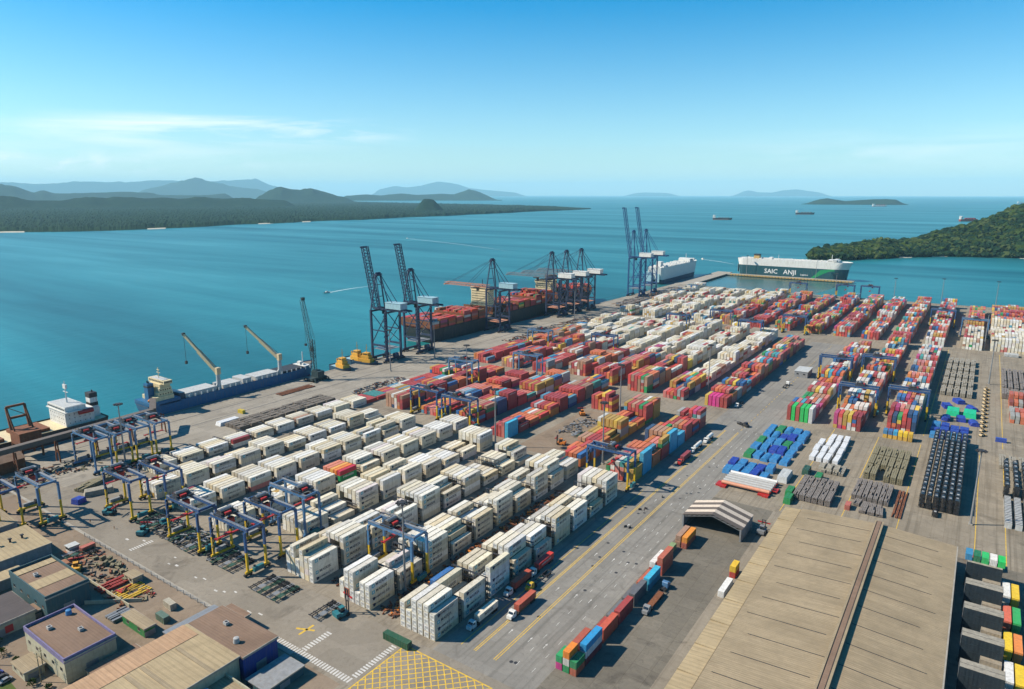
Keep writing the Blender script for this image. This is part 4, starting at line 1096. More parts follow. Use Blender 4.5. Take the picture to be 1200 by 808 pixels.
mb = MB(); mb.tube((0, 15, 24.7), (0, 15, 33), .25, 6); mb.box(-2.5, 14.8, 29, 2.5, 15.2, 29.3); mb.box(-1.6, 14.7, 31, 1.6, 15.3, 31.5); mb.build('mast', ['cream'], t)
mb = MB(); mb.tube((6, 3, 10.6), (9.5, 3.4, 13.2), 1.3, 8, 0, .7); mb.box(6, 5.5, 9.8, 8.6, 8, 11.4, 0); mb.build('lifeboat', ['orange'], t)
for (y0, y1, z) in ((30, 56, 10.2), (62, 78, 9.4), (80, 88, 10.6), (92, 115, 9.6)):
    mb = MB(); k = y0
    while k < y1 - 1: mb.box(-7.5, k, 6.6, 7.5, min(k + 5.2, y1), z, 0); k += 5.4
    mb.build('hatch_cover', ['hatch'], t)
for y in range(31, 150, 5):
    mb = MB(); mb.box(10.3, y, 6.3, 10.7, y + .9, 9.4); mb.build('bulwark_stay', ['white'], t)
mb = MB(); mb.box(-8.5, 24.8, 6.6, 8.5, 29, 11.8); mb.build('winch_house', ['shipnavy'], t)
mb = MB(); mb.box(-8.8, 118, 6.6, 8.8, 141, 8.6, 0); mb.build('open_hold', ['dark'], t)
mb = MB(); mb.box(-8, 142, 7.0, 8, 150, 8.6, 0); mb.box(-3, 143, 8.6, 1, 146, 11.5, 0); mb.tube((0, 147, 8.6), (0, 147, 20), .5, 8, 0); mb.box(1.5, 144, 8.6, 4, 146.4, 10.2, 0); mb.build('forecastle', ['white'], t)
for y, tip in ((58.9, (-22, 41, 50)), (117.5, (-24, 83, 47))):
    mb = MB(); mb.tube((6.5, y, 6.6), (6.5, y, 19), 1.9, 12, 0, 1.5); mb.beam((6.5, y - 4, 6.6), (6.5, y, 13), 1, 1, 0); mb.box(5.0, y - 1.5, 19, 8.0, y + 1.9, 24.5, 1)
    c_ = mb.build('deck_crane', ['hatch', 'jib'], t)
    p0 = Vector((5.8, y, 21)); q = Vector(tip); q.y = y - (tip[1] < 60) * 9 - (tip[1] > 60) * 10
    mb = MB(); mid = p0 + (q - p0) * .55; mb.beam(p0, mid, 2.7, 2.8, 0); mb.beam(mid, q, 1.8, 1.9, 0); mb.box(q.x - 1, q.y - 1, q.z - 1, q.x + 1, q.y + 1, q.z + 1.2, 1)
    mb.build('jib', ['jib', 'dark'], c_)
    mb = MB(); mb.beam(q, q - Vector((0, 0, 22)), .22, .22); mb.box(q.x - .8, q.y - .8, q.z - 24.5, q.x + .8, q.y + .8, q.z - 22); mb.beam((6.5, y, 25), q, .16, .16); mb.build('hook_rope', ['dark'], c_)

# big container ship
CS = (-514.5, 556, 0)
t = thing('container_ship', 'large dark hulled container ship loaded with red boxes under the quay cranes', 'container ship', CS)
h_, d_ = hull(404, 48, 17, None, boot=1.5, sheer=5, bowf=.14)
for i, f in enumerate(h_.f):
    if min(h_.v[k][1] for k in f) > 366: h_.m[i] = 2
h_.build('hull', ['shipred', 'shipdark', 'red'], t); d_.build('deck', ['deck'], t)
def island(mb, y, d, tiers, B):
    z = 13
    mb.box(-B / 2 + 2, y, z, B / 2 - 2, y + d, z + tiers * 3, 0); z += tiers * 3
    mb.box(-B / 2, y + 1, z, B / 2, y + d, z + 3.2, 0); mb.box(-B / 2 + 6, y + 2, z + 3.2, B / 2 - 6, y + d - 2, z + 4.4, 2); mb.tube((0, y + d / 2, z + 4.4), (0, y + d / 2, z + 13), .4, 8, 2)
    for k in range(tiers): windows(mb, 'y', -B / 2 + 3, B / 2 - 3, y - .02, 14.2 + k * 3, 14, 1.0, 1.1, 1); windows(mb, 'x', y + 1.2, y + d - .8, B / 2 - 1.98, 14.2 + k * 3, 3, 1.0, 1.1, 1)
    windows(mb, 'y', -B / 2 + .5, B / 2 - .5, y + .98, z + 1.4, 24, 1.4, 1.3, 1); windows(mb, 'x', y + 1.6, y + d - .6, B / 2 + .02, z + 1.4, 4, 1.6, 1.3, 1)
mb = MB(); island(mb, 118, 13, 10, 30); mb.build('bridge_house', ['cream', 'window', 'dark'], t)
mb = MB(); island(mb, 268, 14, 8, 30); mb.box(-7, 284, 13, 7, 294, 46, 0); mb.box(-7.2, 283.8, 40, 7.2, 294.2, 46.3, 2); mb.build('engine_house', ['cream', 'window', 'dark'], t)
mb = MB()
for y in [2 + k * 14.2 for k in range(27)]:
    mb.box(-23, y - .8, 15.2, 23, y - .2, 24, 0)
mb.build('lashing_bridge', ['rust'], t)
mb = MB(); mb.box(-7, 386, 16.5, 7, 396, 20, 0); mb.tube((0, 392, 20), (0, 392, 33), .6, 8, 0, .3); mb.build('foremast', ['red'], t)
r = random.Random(5)
for b_ in range(27):
    y = 2 + b_ * 14.2
    if 112 < y + 12 and y < 134 or 262 < y + 12 and y < 296 or y > 372: continue
    n = 18 if y < 330 else 12
    base = r.choice((3, 4, 4, 5, 5, 6)) if y > 40 else 4
    for c_ in range(n):
        hh = base + r.choice((-1, 0, 0, 0, 0))
        x = (c_ - (n - 1) / 2) * 2.53
        for tt in range(hh):
            if tt < hh - 1 and 0 < c_ < n - 1 and r.random() < .5 and b_ > 0: continue
            col = pick_dry(r, 'dark red')[0]
            if r.random() < .6: col = tuple(v * r.uniform(.35, 1.3) for v in (.50, .085, .045))
            DECK_BOXES.append(dict(x=CS[0] + x, y=CS[1] + y, z=13.9 + tt * 2.6, L=12, color=col, white=False, w=2.22))
mass('shipping_container_mass', DECK_BOXES, 'coloured shipping containers massed in the farther lanes and on the ship deck')

# white car carrier beyond the quay cranes
t = thing('car_carrier', 'white box shaped car carrier at the far end of the quay', 'car carrier', (-500, 1188, 0))
h_, d_ = hull(200, 32, 31, None, boot=8.5, sheer=0, bowf=.16); h_.build('hull', ['shipnavy', 'white'], t); d_.build('deck', ['white'], t)
mb = MB()
for y in range(8, 176, 9):
    for x in (-13, -6, 1, 8): mb.box(x, y, 27, x + rnd.uniform(2, 4), y + rnd.uniform(2, 4), 28.6 + rnd.random() * 1.4, 0)
mb.box(-12, 150, 27.1, 12, 172, 33, 0); windows(mb, 'x', 151, 171, 12.02, 30.5, 10, 1.3, 1.2, 1); mb.box(-15.8, 163, 30, 15.8, 170, 33.4, 0); mb.tube((0, 160, 33), (0, 160, 43), .5, 8, 0); mb.box(-5, 20, 27.1, 4, 32, 37, 0)
mb.build('deckhouse', ['white', 'window'], t)
mb = MB(); mb.box(-15.7, 1.0, 1, -3, 1.6, 20, 0); mb.box(3, .5, 1, 10, 1.5, 16, 0); mb.build('stern_ramp', ['tealgrey'], t)

# green and white car carrier on the finger pier (bow towards the land)
t = thing('car_carrier', 'navy, green and white car carrier lying along the finger pier', 'car carrier', (-418, 1438, 0), -math.pi / 2)
h_, d_ = hull(214, 32, 36, None, boot=22.5, draft=2, sheer=0, bowf=.13)
h_.build('hull', ['shipteal', 'white'], t); d_.build('deck', ['white'], t)
mb = MB()
for y in range(14, 168, 7):
    for x in (-12, -5, 3, 9): mb.box(x, y, 32.1, x + rnd.uniform(1, 3), y + rnd.uniform(1.5, 4), 33 + rnd.random() * 1.2, 0)
mb.box(-13, 170, 32.1, 13, 190, 36.5, 0); mb.box(-16, 180, 34, 16, 187, 37.6, 0); mb.tube((0, 176, 36.5), (0, 176, 46), .5, 8, 0)
windows(mb, 'x', 171, 189, 13.02, 34.2, 9, 1.2, 1.2, 1); windows(mb, 'x', 180.5, 186.5, 16.02, 35.6, 4, 1.2, 1.1, 1)
mb.box(-6, 60, 32.1, 6, 66, 36, 0); mb.tube((4, 78, 32), (4, 78, 42), .4, 8, 0)
mb.build('deckhouse', ['white', 'window'], t)
mb = MB(); mb.box(-5, 30, 32.1, 6, 41, 41, 0); mb.box(-5.2, 29.8, 38.5, 6.2, 41.2, 41.3, 1); mb.build('funnel', ['ochre', 'dark'], t)
# bands on the shoreward flank (local +X after the turn is the -Y side)
mb = MB(); x = 16.07
mb.face([(x, 142, -.8), (x, 148, -.8), (x, 165, 10), (x, 176, 15), (x, 176, 19.4), (x, 160, 17)])
mb.face([(x, 176, 15), (x, 185, 16.2), (x, 185, 19.4), (x, 176, 19.4)])
mb.build('green_band', ['shipgreen'], t)
for tx_, y_ in (('SAIC', 68), ('ANJI', 104)):
    k = link('lettering', text_mesh(tx_, 12.5, 'letter_white'), t, (16.09, y_, 9)); k.rotation_euler = (math.pi / 2, 0, math.pi / 2)
k = link('lettering', text_mesh('Logistics', 4.2, 'letter_white'), t, (16.09, 131, 6)); k.rotation_euler = (math.pi / 2, 0, math.pi / 2)
mb = MB(); mb.box(-14, .2, 0, -2, .9, 24, 0); mb.box(2, .3, 4, 12, .8, 20, 0); mb.build('stern_ramp', ['tealgrey'], t)

# bulk carrier at the near berth: only its after part shows
t = thing('bulk_carrier', 'bulk carrier with white deckhouse and black banded funnel behind the conveyor gallery', 'bulk carrier', (-506, 216, 0), math.pi)
h_, d_ = hull(190, 31, 11, None, boot=3); h_.build('hull', ['shipred', 'shipdark'], t); d_.build('deck', ['cream'], t)
mb = MB(); mb.box(-12, 9, 7, 12, 27, 17, 0); mb.box(-14.8, 17, 17, 14.8, 27.5, 17.5, 0); mb.box(-13, 14, 17.5, 13, 27, 20.4, 0); mb.box(-12.4, 15, 20.41, 12.4, 26.5, 20.7, 2)
for z in (9, 12, 14.6): windows(mb, 'x', 10, 26, -12.02, z, 5, .5, .6, 1); windows(mb, 'y', -11, 11, 8.98, z, 6, .5, .6, 1); windows(mb, 'y', -11, 11, 27.02, z, 7, .5, .6, 1)
windows(mb, 'y', -12.5, 12.5, 27.02, 18.4, 12, 1.6, 1.0, 1); mb.build('deckhouse', ['white', 'window', 'hatch'], t)
mb = MB(); mb.box(-4, 1.5, 7, 3, 7.5, 14, 0); mb.box(-3.5, 2, 14, 2.5, 7, 22, 0); mb.box(-3.6, 1.9, 15, 2.6, 7.1, 17.5, 1); mb.box(-3.6, 1.9, 21, 2.6, 7.1, 24.4, 1); mb.tube((-1, 4, 24.4), (-1, 4, 26), .5, 8, 1); mb.build('funnel', ['white', 'dark'], t)
mb = MB(); mb.tube((0, 20, 20.7), (0, 20, 36), .5, 8, 0, .25); mb.box(-3.4, 19.8, 28, 3.4, 20.2, 28.4, 0); mb.box(-2, 19.4, 30.5, 2, 20.6, 33.5, 0); mb.build('mast', ['white'], t)
mb = MB(); mb.tube((-13.6, 10, 15.5), (-13.6, 19, 15.5), 1.5, 10, 0); mb.build('lifeboat', ['red'], t)
for y0 in (36, 62, 88, 114): 
    mb = MB(); mb.box(-10, y0, 7, 10, y0 + 18, 9.2, 0); mb.build('hatch_cover', ['rust'], t)

# rust red hopper with lifting frame on the near quay
t = thing('hopper_unloader', 'rust red hopper with square lifting frame beside the bulk carrier', 'ship unloader', (-478, 160, .012))
mb = MB(); mb.box(-7, -6, 9, 7, 6, 17, 0); mb.prism([(-4, -3.5), (4, -3.5), (4, 3.5), (-4, 3.5)], 5, 9, 0)
for x in (-6.5, 6.5):
    for y in (-5.5, 5.5): mb.box(x - .5, y - .5, 0, x + .5, y + .5, 9, 0)
mb.build('hopper', ['rust'], t)
mb = MB()
for sx in (-1, 1):
    mb.beam((-7, sx * 5, 17), (-10, sx * 5, 31), 1.3, 1.3); mb.beam((-2, sx * 5, 17), (-10, sx * 5, 31), .8, .8)
for z, x in ((31, -10), (24, -8.5)): mb.beam((x, -5, z), (x, 5, z), 1.3, 1.3)
mb.beam((-10, -5, 31), (-8.5, 5, 24), .4, .4); mb.build('lifting_frame', ['rust'], t)
# conveyor gallery
t = thing('conveyor_gallery', 'long grey conveyor gallery on trestle legs along the near berth', 'conveyor', (0, 0, 0))
mb = MB(); mb.beam((-452, 84, 14.2), (-452, 226, 16.6), 4.2, 3.0, 0); mb.beam((-452, 226, 16.6), (-470, 236, 18.5), 4, 3, 0); mb.build('gallery', ['stripe_dark'], t)
for i in range(13):
    y = 100 + i * 11
    if i % 2 == 0:
        mb = MB(); 
        for s in (-1, 1): mb.beam((-452 + s * 2.6, y, .01), (-452 + s * 1.4, y, 13), .7, .7)
        mb.beam((-454, y, 5), (-450, y, 9), .35, .35); mb.beam((-454, y, 9), (-450, y, 5), .35, .35); mb.build('trestle_leg', ['rust'], t)
mb = MB(); mb.prism([(-476, 92), (-456, 92), (-456, 150), (-476, 150)], 0.02, 7, 0)
mb.face([(-476.5, 91.5, 7), (-466, 91.5, 11), (-466, 150.5, 11), (-476.5, 150.5, 7)], 1); mb.face([(-466, 91.5, 11), (-455.5, 91.5, 7), (-455.5, 150.5, 7), (-466, 150.5, 11)], 1); mb.face([(-476, 150, 7), (-466, 150, 10.9), (-456, 150, 7)], 0); mb.face([(-476, 92, 7), (-456, 92, 7), (-466, 92, 10.9)], 0)
tag(mb.build('quay_shed', ['rust', 'roofbrown']), 'low rust brown gabled shed under the conveyor gallery', 'shed')

# tugs
def tug(label, loc, rz, k=1.0):
    t = thing('tug_boat', label, 'tug', loc, rz, 'tugs moored ahead of the blue ship')
    h_, d_ = hull(30 * k, 11 * k, 5.2, None, boot=.6, sheer=1.5, bowf=.4); h_.build('hull', ['dark', 'shipnavy'], t); d_.build('deck', ['tealgrey'], t)
    mb = MB(); mb.box(-3.6, 10, 1.3, 3.6, 23, 5, 0); mb.box(-3.0, 12, 5, 3.0, 21, 8, 0); mb.box(-2.5, 14, 8, 2.5, 20, 10.8, 0); windows(mb, 'y', -2.3, 2.3, 13.98, 9, 3, 1.1, 1.1, 1); windows(mb, 'x', 14.3, 19.7, 2.52, 9, 4, 1.0, 1.1, 1); windows(mb, 'x', 14.3, 19.7, -2.52, 9, 4, 1.0, 1.1, 1)
    mb.build('wheelhouse', ['gold', 'window'], t)
    mb = MB()
    for s in (-1, 1): mb.tube((s * 2, 11, 5), (s * 2, 11, 9.5), .7, 8)
    mb.build('funnel', ['gold'], t)
    mb = MB(); mb.tube((0, 17, 10.8), (0, 17, 19), .25, 6); mb.box(-1.4, 16.9, 15, 1.4, 17.1, 15.3); mb.build('mast', ['gold'], t)
tug('golden tug moored closest to the bow of the blue ship', (-500, 424, 0), R(-100))
tug('larger golden tug in the middle of the three moored tugs', (-512, 452, 0), R(-95), 1.15)
tug('golden tug lying closest to the raised quay crane', (-497, 446, 0), R(-80))

# ships at anchor and small craft
def anchored(label, px, py, L, B, D, rz, mats, k):
    x, y = cam_ground(px, py); t = thing('cargo_ship', label, 'cargo ship', (x, y, 0), rz, 'ships at anchor on the open bay')
    h_, d_ = hull(L, B, D, None, boot=D * .25); h_.build('hull', mats, t); d_.build('deck', ['deck'], t)
    mb = MB(); s = D
    mb.box(-B * .42, L * .04, s - 4, B * .42, L * .15, s + 15, 0); mb.box(-B * .5, L * .08, s + 12, B * .5, L * .14, s + 16, 0); mb.box(-4, L * .01, s - 4, 4, L * .05, s + 18, 0); mb.build('deckhouse', ['white'], t)
    mb = MB()
    for f in (.3, .45, .6, .75): mb.box(-B * .3, L * f, s - 4, B * .3, L * (f + .1), s + k, 0)
    mb.build('hatch_cover', ['deck' if k < 4 else 'red'], t)
anchored('long pale tanker at anchor with its deckhouse towards the headland cranes', 835, 257, 125, 24, 11, R(-75), ['shipred', 'shipdark'], 0)
anchored('dark red cargo ship at anchor before the wooded island', 932, 251, 150, 26, 14, R(-70), ['shipred', 'shipdark'], 2)
anchored('white cargo ship at anchor close under the wooded island', 1022, 242, 190, 30, 16, R(-65), ['shipred', 'white'], 4)
anchored('red and white ship at anchor showing over the wooded headland', 1124, 259, 110, 22, 12, R(-60), ['shipred', 'shipred'], 5)
anchored('small pale ship on the horizon above the headland crest', 1192, 238.5, 190, 30, 14, R(-60), ['shipred', 'white'], 2)
foam = paint('wake_foam', (.62, .70, .70), .7, grime_amt=0); M['foam'] = foam
def wake(px0, py0, px1, py1, label, curve=0):
    (xa, ya), (xb, yb) = cam_ground(px0, py0), cam_ground(px1, py1)
    d = Vector((xb - xa, yb - ya)); L = d.length; u = d / L; n = Vector((-u.y, u.x))
    t = thing('motor_boat', label, 'boat', (xa, ya, 0), math.atan2(-(-u.x), -u.y))
    h_, d_ = hull(13, 4, 1.6, None, boot=.3, draft=.4, bowf=.5, sheer=.5); h_.build('hull', ['white', 'white'], t); d_.build('deck', ['deck'], t)
    mb = MB(); mb.box(-1.2, 4, -2.2, 1.2, 8, .2, 0); mb.build('cabin', ['white'], t)
    mb = MB(); a, b_ = [], []
    for i in range(60):
        f = i / 59; c_ = Vector((xa, ya)) + d * f + n * curve * math.sin(f * math.pi); w_ = (1.5 + 3.2 * f ** .7) * max(.06, 1 - f * .95) * (.8 + .5 * noise.noise(Vector((f * 14, 1, 0))))
        a.append((*(c_ + n * w_), -2.93)); b_.append((*(c_ - n * w_), -2.93))
    mb.grid([a, b_]); kind(mb.build('boat_wake', ['foam']), 'stuff', 'thin white wake trailing behind a motor boat')
wake(478, 279, 600, 294, 'tiny motor boat trailing a long white wake across the bay', 18)
wake(386, 341, 440, 333, 'tiny motor boat with short wake off the raised quay cranes', 6)
wake(825, 303, 862, 309, 'tiny motor boat off the green and white car carrier', 6)
# ------------------------------------------------------------------ big warehouse
t = thing('warehouse', 'huge tan roofed warehouse with a dark ridge vent', 'warehouse', (0, 0, 0))
def gable(mb, x0, xr, x1, ya, yb, z0, zr, z1, mi=0, th=.25):
    for (xa, za, xb, zb) in ((x0, z0, xr, zr), (xr, zr, x1, z1)):
        a = [(xa, ya, za), (xb, ya, zb), (xb, yb, zb), (xa, yb, za)]; b_ = [(x, y, z - th) for x, y, z in a]
        mb.face(a, mi); mb.face(b_[::-1], mi)
        for i in range(4): j = (i + 1) % 4; mb.face([a[i], b_[i], b_[j], a[j]], mi)
YN, YF = 110, 334
mb = MB(); mb.box(-64.5, YN, 0, -63.9, YF - 1, 9.0, 0); mb.box(3.6, YN, 0, 4.2, YF - 1, 9.2, 0); mb.box(-63.89, YF - 1.6, 0, 3.59, YF - 1, 9.0, 0); mb.prism([(-64.4, 0), (4.1, 0)], 0, 0) if False else None
mb.face([(-64.4, YF - 1.3, 9.2), (4.1, YF - 1.3, 9.2), (-25, YF - 1.3, 11.5)], 0)
mb.build('wall', ['bwall'], t)
mb = MB(); gable(mb, -58.5, -25, 5.4, YN, YF, 10.2, 11.9, 10.0); rf = mb.build('roof', ['rooftan'], t)
mb = MB(); mb.face([(-66, YN, 9.3), (-58.8, YN, 9.75), (-58.8, YF - .4, 9.75), (-66, YF - .4, 9.3)]); mb.face([(-66, YN, 9.05), (-58.8, YN, 9.5), (-58.8, YF - .4, 9.5), (-66, YF - .4, 9.05)][::-1])
for y in range(YN, YF, 16): mb.box(-66, y, 9.25, -58.9, y + .18, 9.85, 0)
mb.face([(-66, YN, 9.05), (-66, YN, 9.3), (-66, YF - .4, 9.3), (-66, YF - .4, 9.05)])
mb.build('canopy', ['rooftan2'], t)
mb = MB(); mb.box(-26.6, YN, 11.6, -23.4, YF - .3, 13.2, 0); mb.box(-26.9, YN, 13.2, -26.1, YF - .3, 13.45, 1); mb.box(-25.8, YN, 13.2, -24.2, YF - .3, 13.3, 2); mb.box(-23.9, YN, 13.2, -23.1, YF - .3, 13.45, 1)
mb.build('ridge_vent', ['dark', 'rooftan', 'roofbrown'], rf)
for i, y in enumerate(range(YN + 6, YF - 4, 13)):
    mb = MB()
    xa, xb = -56 + (i % 3) * 2, -27.2 - (i % 2) * 2; zf = lambda x: 10.2 + 1.7 * (x + 58.5) / 33.5 if x < -25 else 11.9 - 1.9 * (x + 25) / 30.4
    mb.beam((xa, y, zf(xa) + .05), (xb, y, zf(xb) + .05), .26, .1, 0); mb.build('seam_flashing', ['dark'], rf); mb = MB(); xa, xb = -22.8, 1 - (i % 3) * 2; mb.beam((xa, y - 1, zf(xa) + .05), (xb, y - 1, zf(xb) + .05), .26, .1, 0); mb.build('seam_flashing', ['dark'], rf)
mb = MB(); mb.box(5.42, YN, 9.5, 5.9, YF, 10.05, 0); mb.box(-58.9, YF - .2, 9.4, -58.3, YF + .15, 10.3, 0); mb.build('gutter', ['concrete'], rf)

# striped portal shed
t = thing('arched_shed', 'open fronted shed with brown and cream striped roof', 'shed', (0, 0, .006))
x0, x1, ya, yb = -107, -78, 303, 322
def arc(f): return 6.3 + 4.0 * (1 - abs(2 * f - 1))
for i in range(6):
    y0, y1 = ya + (yb - ya) * i / 6 , ya + (yb - ya) * (i + 1) / 6
    pass
mb = MB(); N = 12; bands = 6
for b_ in range(bands):
    y0, y1 = ya + (yb - ya) * b_ / bands, ya + (yb - ya) * (b_ + 1) / bands
    for k in range(N):
        f0, f1 = k / N, (k + 1) / N; xa, xb = x0 + (x1 - x0) * f0, x0 + (x1 - x0) * f1
        mb.face([(xa, y0, arc(f0)), (xb, y0, arc(f1)), (xb, y1, arc(f1)), (xa, y1, arc(f0))], b_ % 2)
        mb.face([(xa, y0, arc(f0) - .2), (xa, y1, arc(f0) - .2), (xb, y1, arc(f1) - .2), (xb, y0, arc(f1) - .2)], b_ % 2)
for y, in ((ya,), (yb,)):
    for k in range(N):
        f0, f1 = k / N, (k + 1) / N; xa, xb = x0 + (x1 - x0) * f0, x0 + (x1 - x0) * f1
        mb.face([(xa, y, arc(f0) - .2), (xb, y, arc(f1) - .2), (xb, y, arc(f1)), (xa, y, arc(f0))], 0)
mb.build('roof', ['stripe_dark', 'stripe_light'], t)
mb = MB(); mb.box(x1 - .5, ya + .4, 0, x1 - .2, yb - .4, 6.1, 0); mb.box(x0 + .2, ya + .4, 0, x0 + .5, yb - .4, 6.1, 0)
for k in range(N):
    f0, f1 = k / N, (k + 1) / N; xa, xb = x0 + .5 + (x1 - x0 - 1) * f0, x0 + .5 + (x1 - x0 - 1) * f1
    mb.face([(xa, yb - .5, 0), (xb, yb - .5, 0), (xb, yb - .5, arc(f1) - .22), (xa, yb - .5, arc(f0) - .22)], 0)
mb.build('wall', ['bwall'], t)
for x in (x0 + .25, x1 - .8):
    mb = MB(); mb.box(x - .3, ya - .1, 0, x + .5, ya + .35, 6.1, 0); mb.build('post', ['steel'], t)
mb = MB()
for k in range(N):
    f0, f1 = k / N, (k + 1) / N; mb.beam((x0 + (x1 - x0) * f0, ya + .2, arc(f0) - 1.1), (x0 + (x1 - x0) * f1, ya + .2, arc(f1) - 1.1), .18, .18); mb.beam((x0 + (x1 - x0) * f0, ya + .2, arc(f0) - 1.1), (x0 + (x1 - x0) * f1, ya + .2, arc(f1) - .3), .12, .12)
mb.build('roof_truss', ['steel'], t)

# ------------------------------------------------------------------ buildings of the near corner
def shed(label, x0, y0, x1, y1, h, wall, roof, parapet=None, rise=.6, cat='building', name='industrial_building', door=True):
    t = thing(name, label, cat, (0, 0, .006))
    mb = MB(); e = .3
    hw = h + min(0, rise) - .02; mb.box(x0, y0, 0, x1, y1, hw, 0)
    if rise < 0: mb.prism([(x0, y0), (x0 + .3, y0), (x0 + .3, y1), (x0, y1)], hw, h - .05, 0); mb.face([(x0, y0, hw), (x1, y0, hw), (x0, y0, h)]); mb.face([(x0, y1, hw), (x0, y1, h), (x1, y1, hw)])
    w_ = mb.build('wall', [wall], t)
    mb = MB(); o = .35 if not parapet else -.3
    mb.face([(x0 - o, y0 - o, h + .12), (x1 + o, y0 - o, h + .12 + rise), (x1 + o, y1 + o, h + .12 + rise), (x0 - o, y1 + o, h + .12)])
    if not parapet:
        h2 = h - .1 + min(0, rise)
        mb.face([(x0 - o, y0 - o, h + .12), (x0 - o, y0 - o, h2), (x1 + o, y0 - o, h2), (x1 + o, y0 - o, h + .12 + rise)])
        mb.face([(x1 + o, y0 - o, h + .12 + rise), (x1 + o, y0 - o, h2), (x1 + o, y1 + o, h2), (x1 + o, y1 + o, h + .12 + rise)])
        mb.face([(x0 - o, y1 + o, h2), (x0 - o, y1 + o, h + .12), (x1 + o, y1 + o, h + .12 + rise), (x1 + o, y1 + o, h2)])
        mb.face([(x0 - o, y0 - o, h2), (x0 - o, y0 - o, h + .12), (x0 - o, y1 + o, h + .12), (x0 - o, y1 + o, h2)])
    mb.build('roof', [roof], t)
    if parapet:
        mb = MB(); z0, z1 = h - .9, h + 1.0 + rise
        mb.box(x0 - .15, y0 - .15, z0, x0 + .25, y1 + .15, z1); mb.box(x1 - .25, y0 - .15, z0, x1 + .15, y1 + .15, z1); mb.box(x0 + .25, y0 - .15, z0, x1 - .25, y0 + .25, z1); mb.box(x0 + .25, y1 - .25, z0, x1 - .25, y1 + .15, z1)
        mb.build('parapet', [parapet], t)
    mb = MB(); mb.box(x1 + .36, y0 - .3, h - .25 + min(0, rise), x1 + .62, y1 + .3, h + .16 + rise); mb.build('gutter', ['concrete'], t)
    mb = MB(); mb.box(x0 - .2, y1 + .36, h - .3 + min(0, rise), x1 + .3, y1 + .56, h + .05 + min(0, rise)); mb.build('eave_trim', ['concrete'], t)
    n = max(2, int((x1 - x0) / 6))
    for i in range(n):
        mb = MB(); xc = x0 + (x1 - x0) * (i + .5) / n
        mb.box(xc - .9, y0 - .05, h * .45, xc + .9, y0 + .05, h * .45 + 1.2, 0); mb.box(xc - 1.0, y0 - .08, h * .45 - .15, xc + 1.0, y0 + .02, h * .45, 1); mb.build('window', ['window', 'concrete'], t)
    if door:
        mb = MB(); yc = (y0 + y1) / 2; mb.box(x1 - .05, yc - 2, 0, x1 + .06, yc + 2, min(4, h * .6), 0); mb.build('door', ['steel'], t)
    return t
shed('long tan roofed shed furthest from the truck road, beyond the row of roof vents', -386, 60, -366, 113, 8.2, 'bwall', 'rooftan', None, -1.2)
s_ = shed('long light tan roofed shed with a row of small dark roof vents', -357, 58, -331, 113.5, 7.6, 'bwall', 'rooftan2', None, -1.0)
for i in range(9):
    mb = MB(); y = 70 + i * 4.7; mb.tube((-345, y, 7.2), (-345, y, 8.6), .45, 8); mb.cbox((-345, y, 8.9), (1.3, 1.3, .4)); mb.build('roof_vent', ['dark'], s_)
shed('low tan roofed annex between the vented shed and the teal warehouse', -325, 60, -317, 98, 4.5, 'bwall', 'rooftan2', None, .2)
s_ = shed('teal walled warehouse with brown roof and one light roof stripe', -312, 91, -279, 106.5, 9.0, 'bteal', 'roofbrown', 'bteal', .2)
mb = MB(); mb.box(-296, 91.5, 9.36, -288.5, 106, 9.42); mb.build('roof_stripe', ['rooftan2'], s_); mb = MB(); mb.box(-310.5, 91.5, 9.36, -306, 106, 9.42); mb.build('roof_stripe', ['rooftan2'], s_)
shed('dark corrugated roofed workshop with a red mark on its wall', -304, 66, -282, 88, 5.0, 'bpale', 'roofdark', None, .5)
mb = MB(); mb.box(-281.98, 78, .8, -281.85, 80.6, 3.6); mb.build('wall_mark', ['letter_red'], COL.objects[-1].parent)
shed('tiny brown roofed hut between the teal warehouse and the purple topped block', -291, 92.5 - 5, -284.5, 90.5, 3.0, 'bteal', 'roofbrown', None, .2)
shed('pale office block with purple parapet and brown flat roof', -266, 79, -235, 95.5, 8.6, 'bpale', 'roofbrown', 'bpurple', .1)
shed('small thatch coloured lean-to before the pale office block', -258, 71.5, -248, 77.5, 3.2, 'bpale', 'rooftan', None, .2)
s_ = shed('broad tan roofed warehouse with darker roof bands beside the blue walled hall', -220, 58, -189, 113, 9.0, 'bpale', 'rooftan2', None, .3)
mb = MB()
for y in (72, 86, 91, 103): mb.box(-210, y, 9.30, -188.9, y + 1.5, 9.46)
mb.build('roof_band', ['rooftan'], s_)
mb = MB(); mb.box(-220.4, 57, 9.1, -211, 112, 9.36); mb.build('roof_strip', ['roofpink'], s_)
shed('blue walled hall with brown tiled roof by the kerb', -220, 113.6, -187.5, 127, 8.8, 'bblue', 'roofbrown', None, .4)
shed('small brown roofed guard hut on the kerb line', -223, 128.0, -211.5, 132.5, 5.6, 'bpale', 'roofbrown', None, .2, door=False)
shed('low tan block at the picture edge below the blue walled hall', -194, 92, -176, 108, 5.0, 'bpale', 'rooftan', 'bpale', .1)
shed('dark teal low annex by the blue wall near the zebra crossing', -184, 112, -174, 127, 3.4, 'bteal', 'bwall', None, .1)
shed('green open sided shelter with tan roof beside the yellow rails', -254, 106.5, -238, 110.5, 3.6, 'green', 'rooftan', None, .2)
shed('long narrow grey lean-to running to the kerb', -231, 110, -225.5, 130, 3.4, 'bwall', 'steel', None, .4)
for (xa, ya, xb, yb, lab) in ((-279, 104, -262, 118, 'low brown yard wall behind the yellow rails'), (-314, 112.5, -262, 113, 'low wall beside the teal warehouse yard')):
    mb = MB(); mb.beam((xa, ya, .8), (xb, yb, .8), .3, 1.6); tag(mb.build('yard_wall', ['bpale']), lab, 'wall')

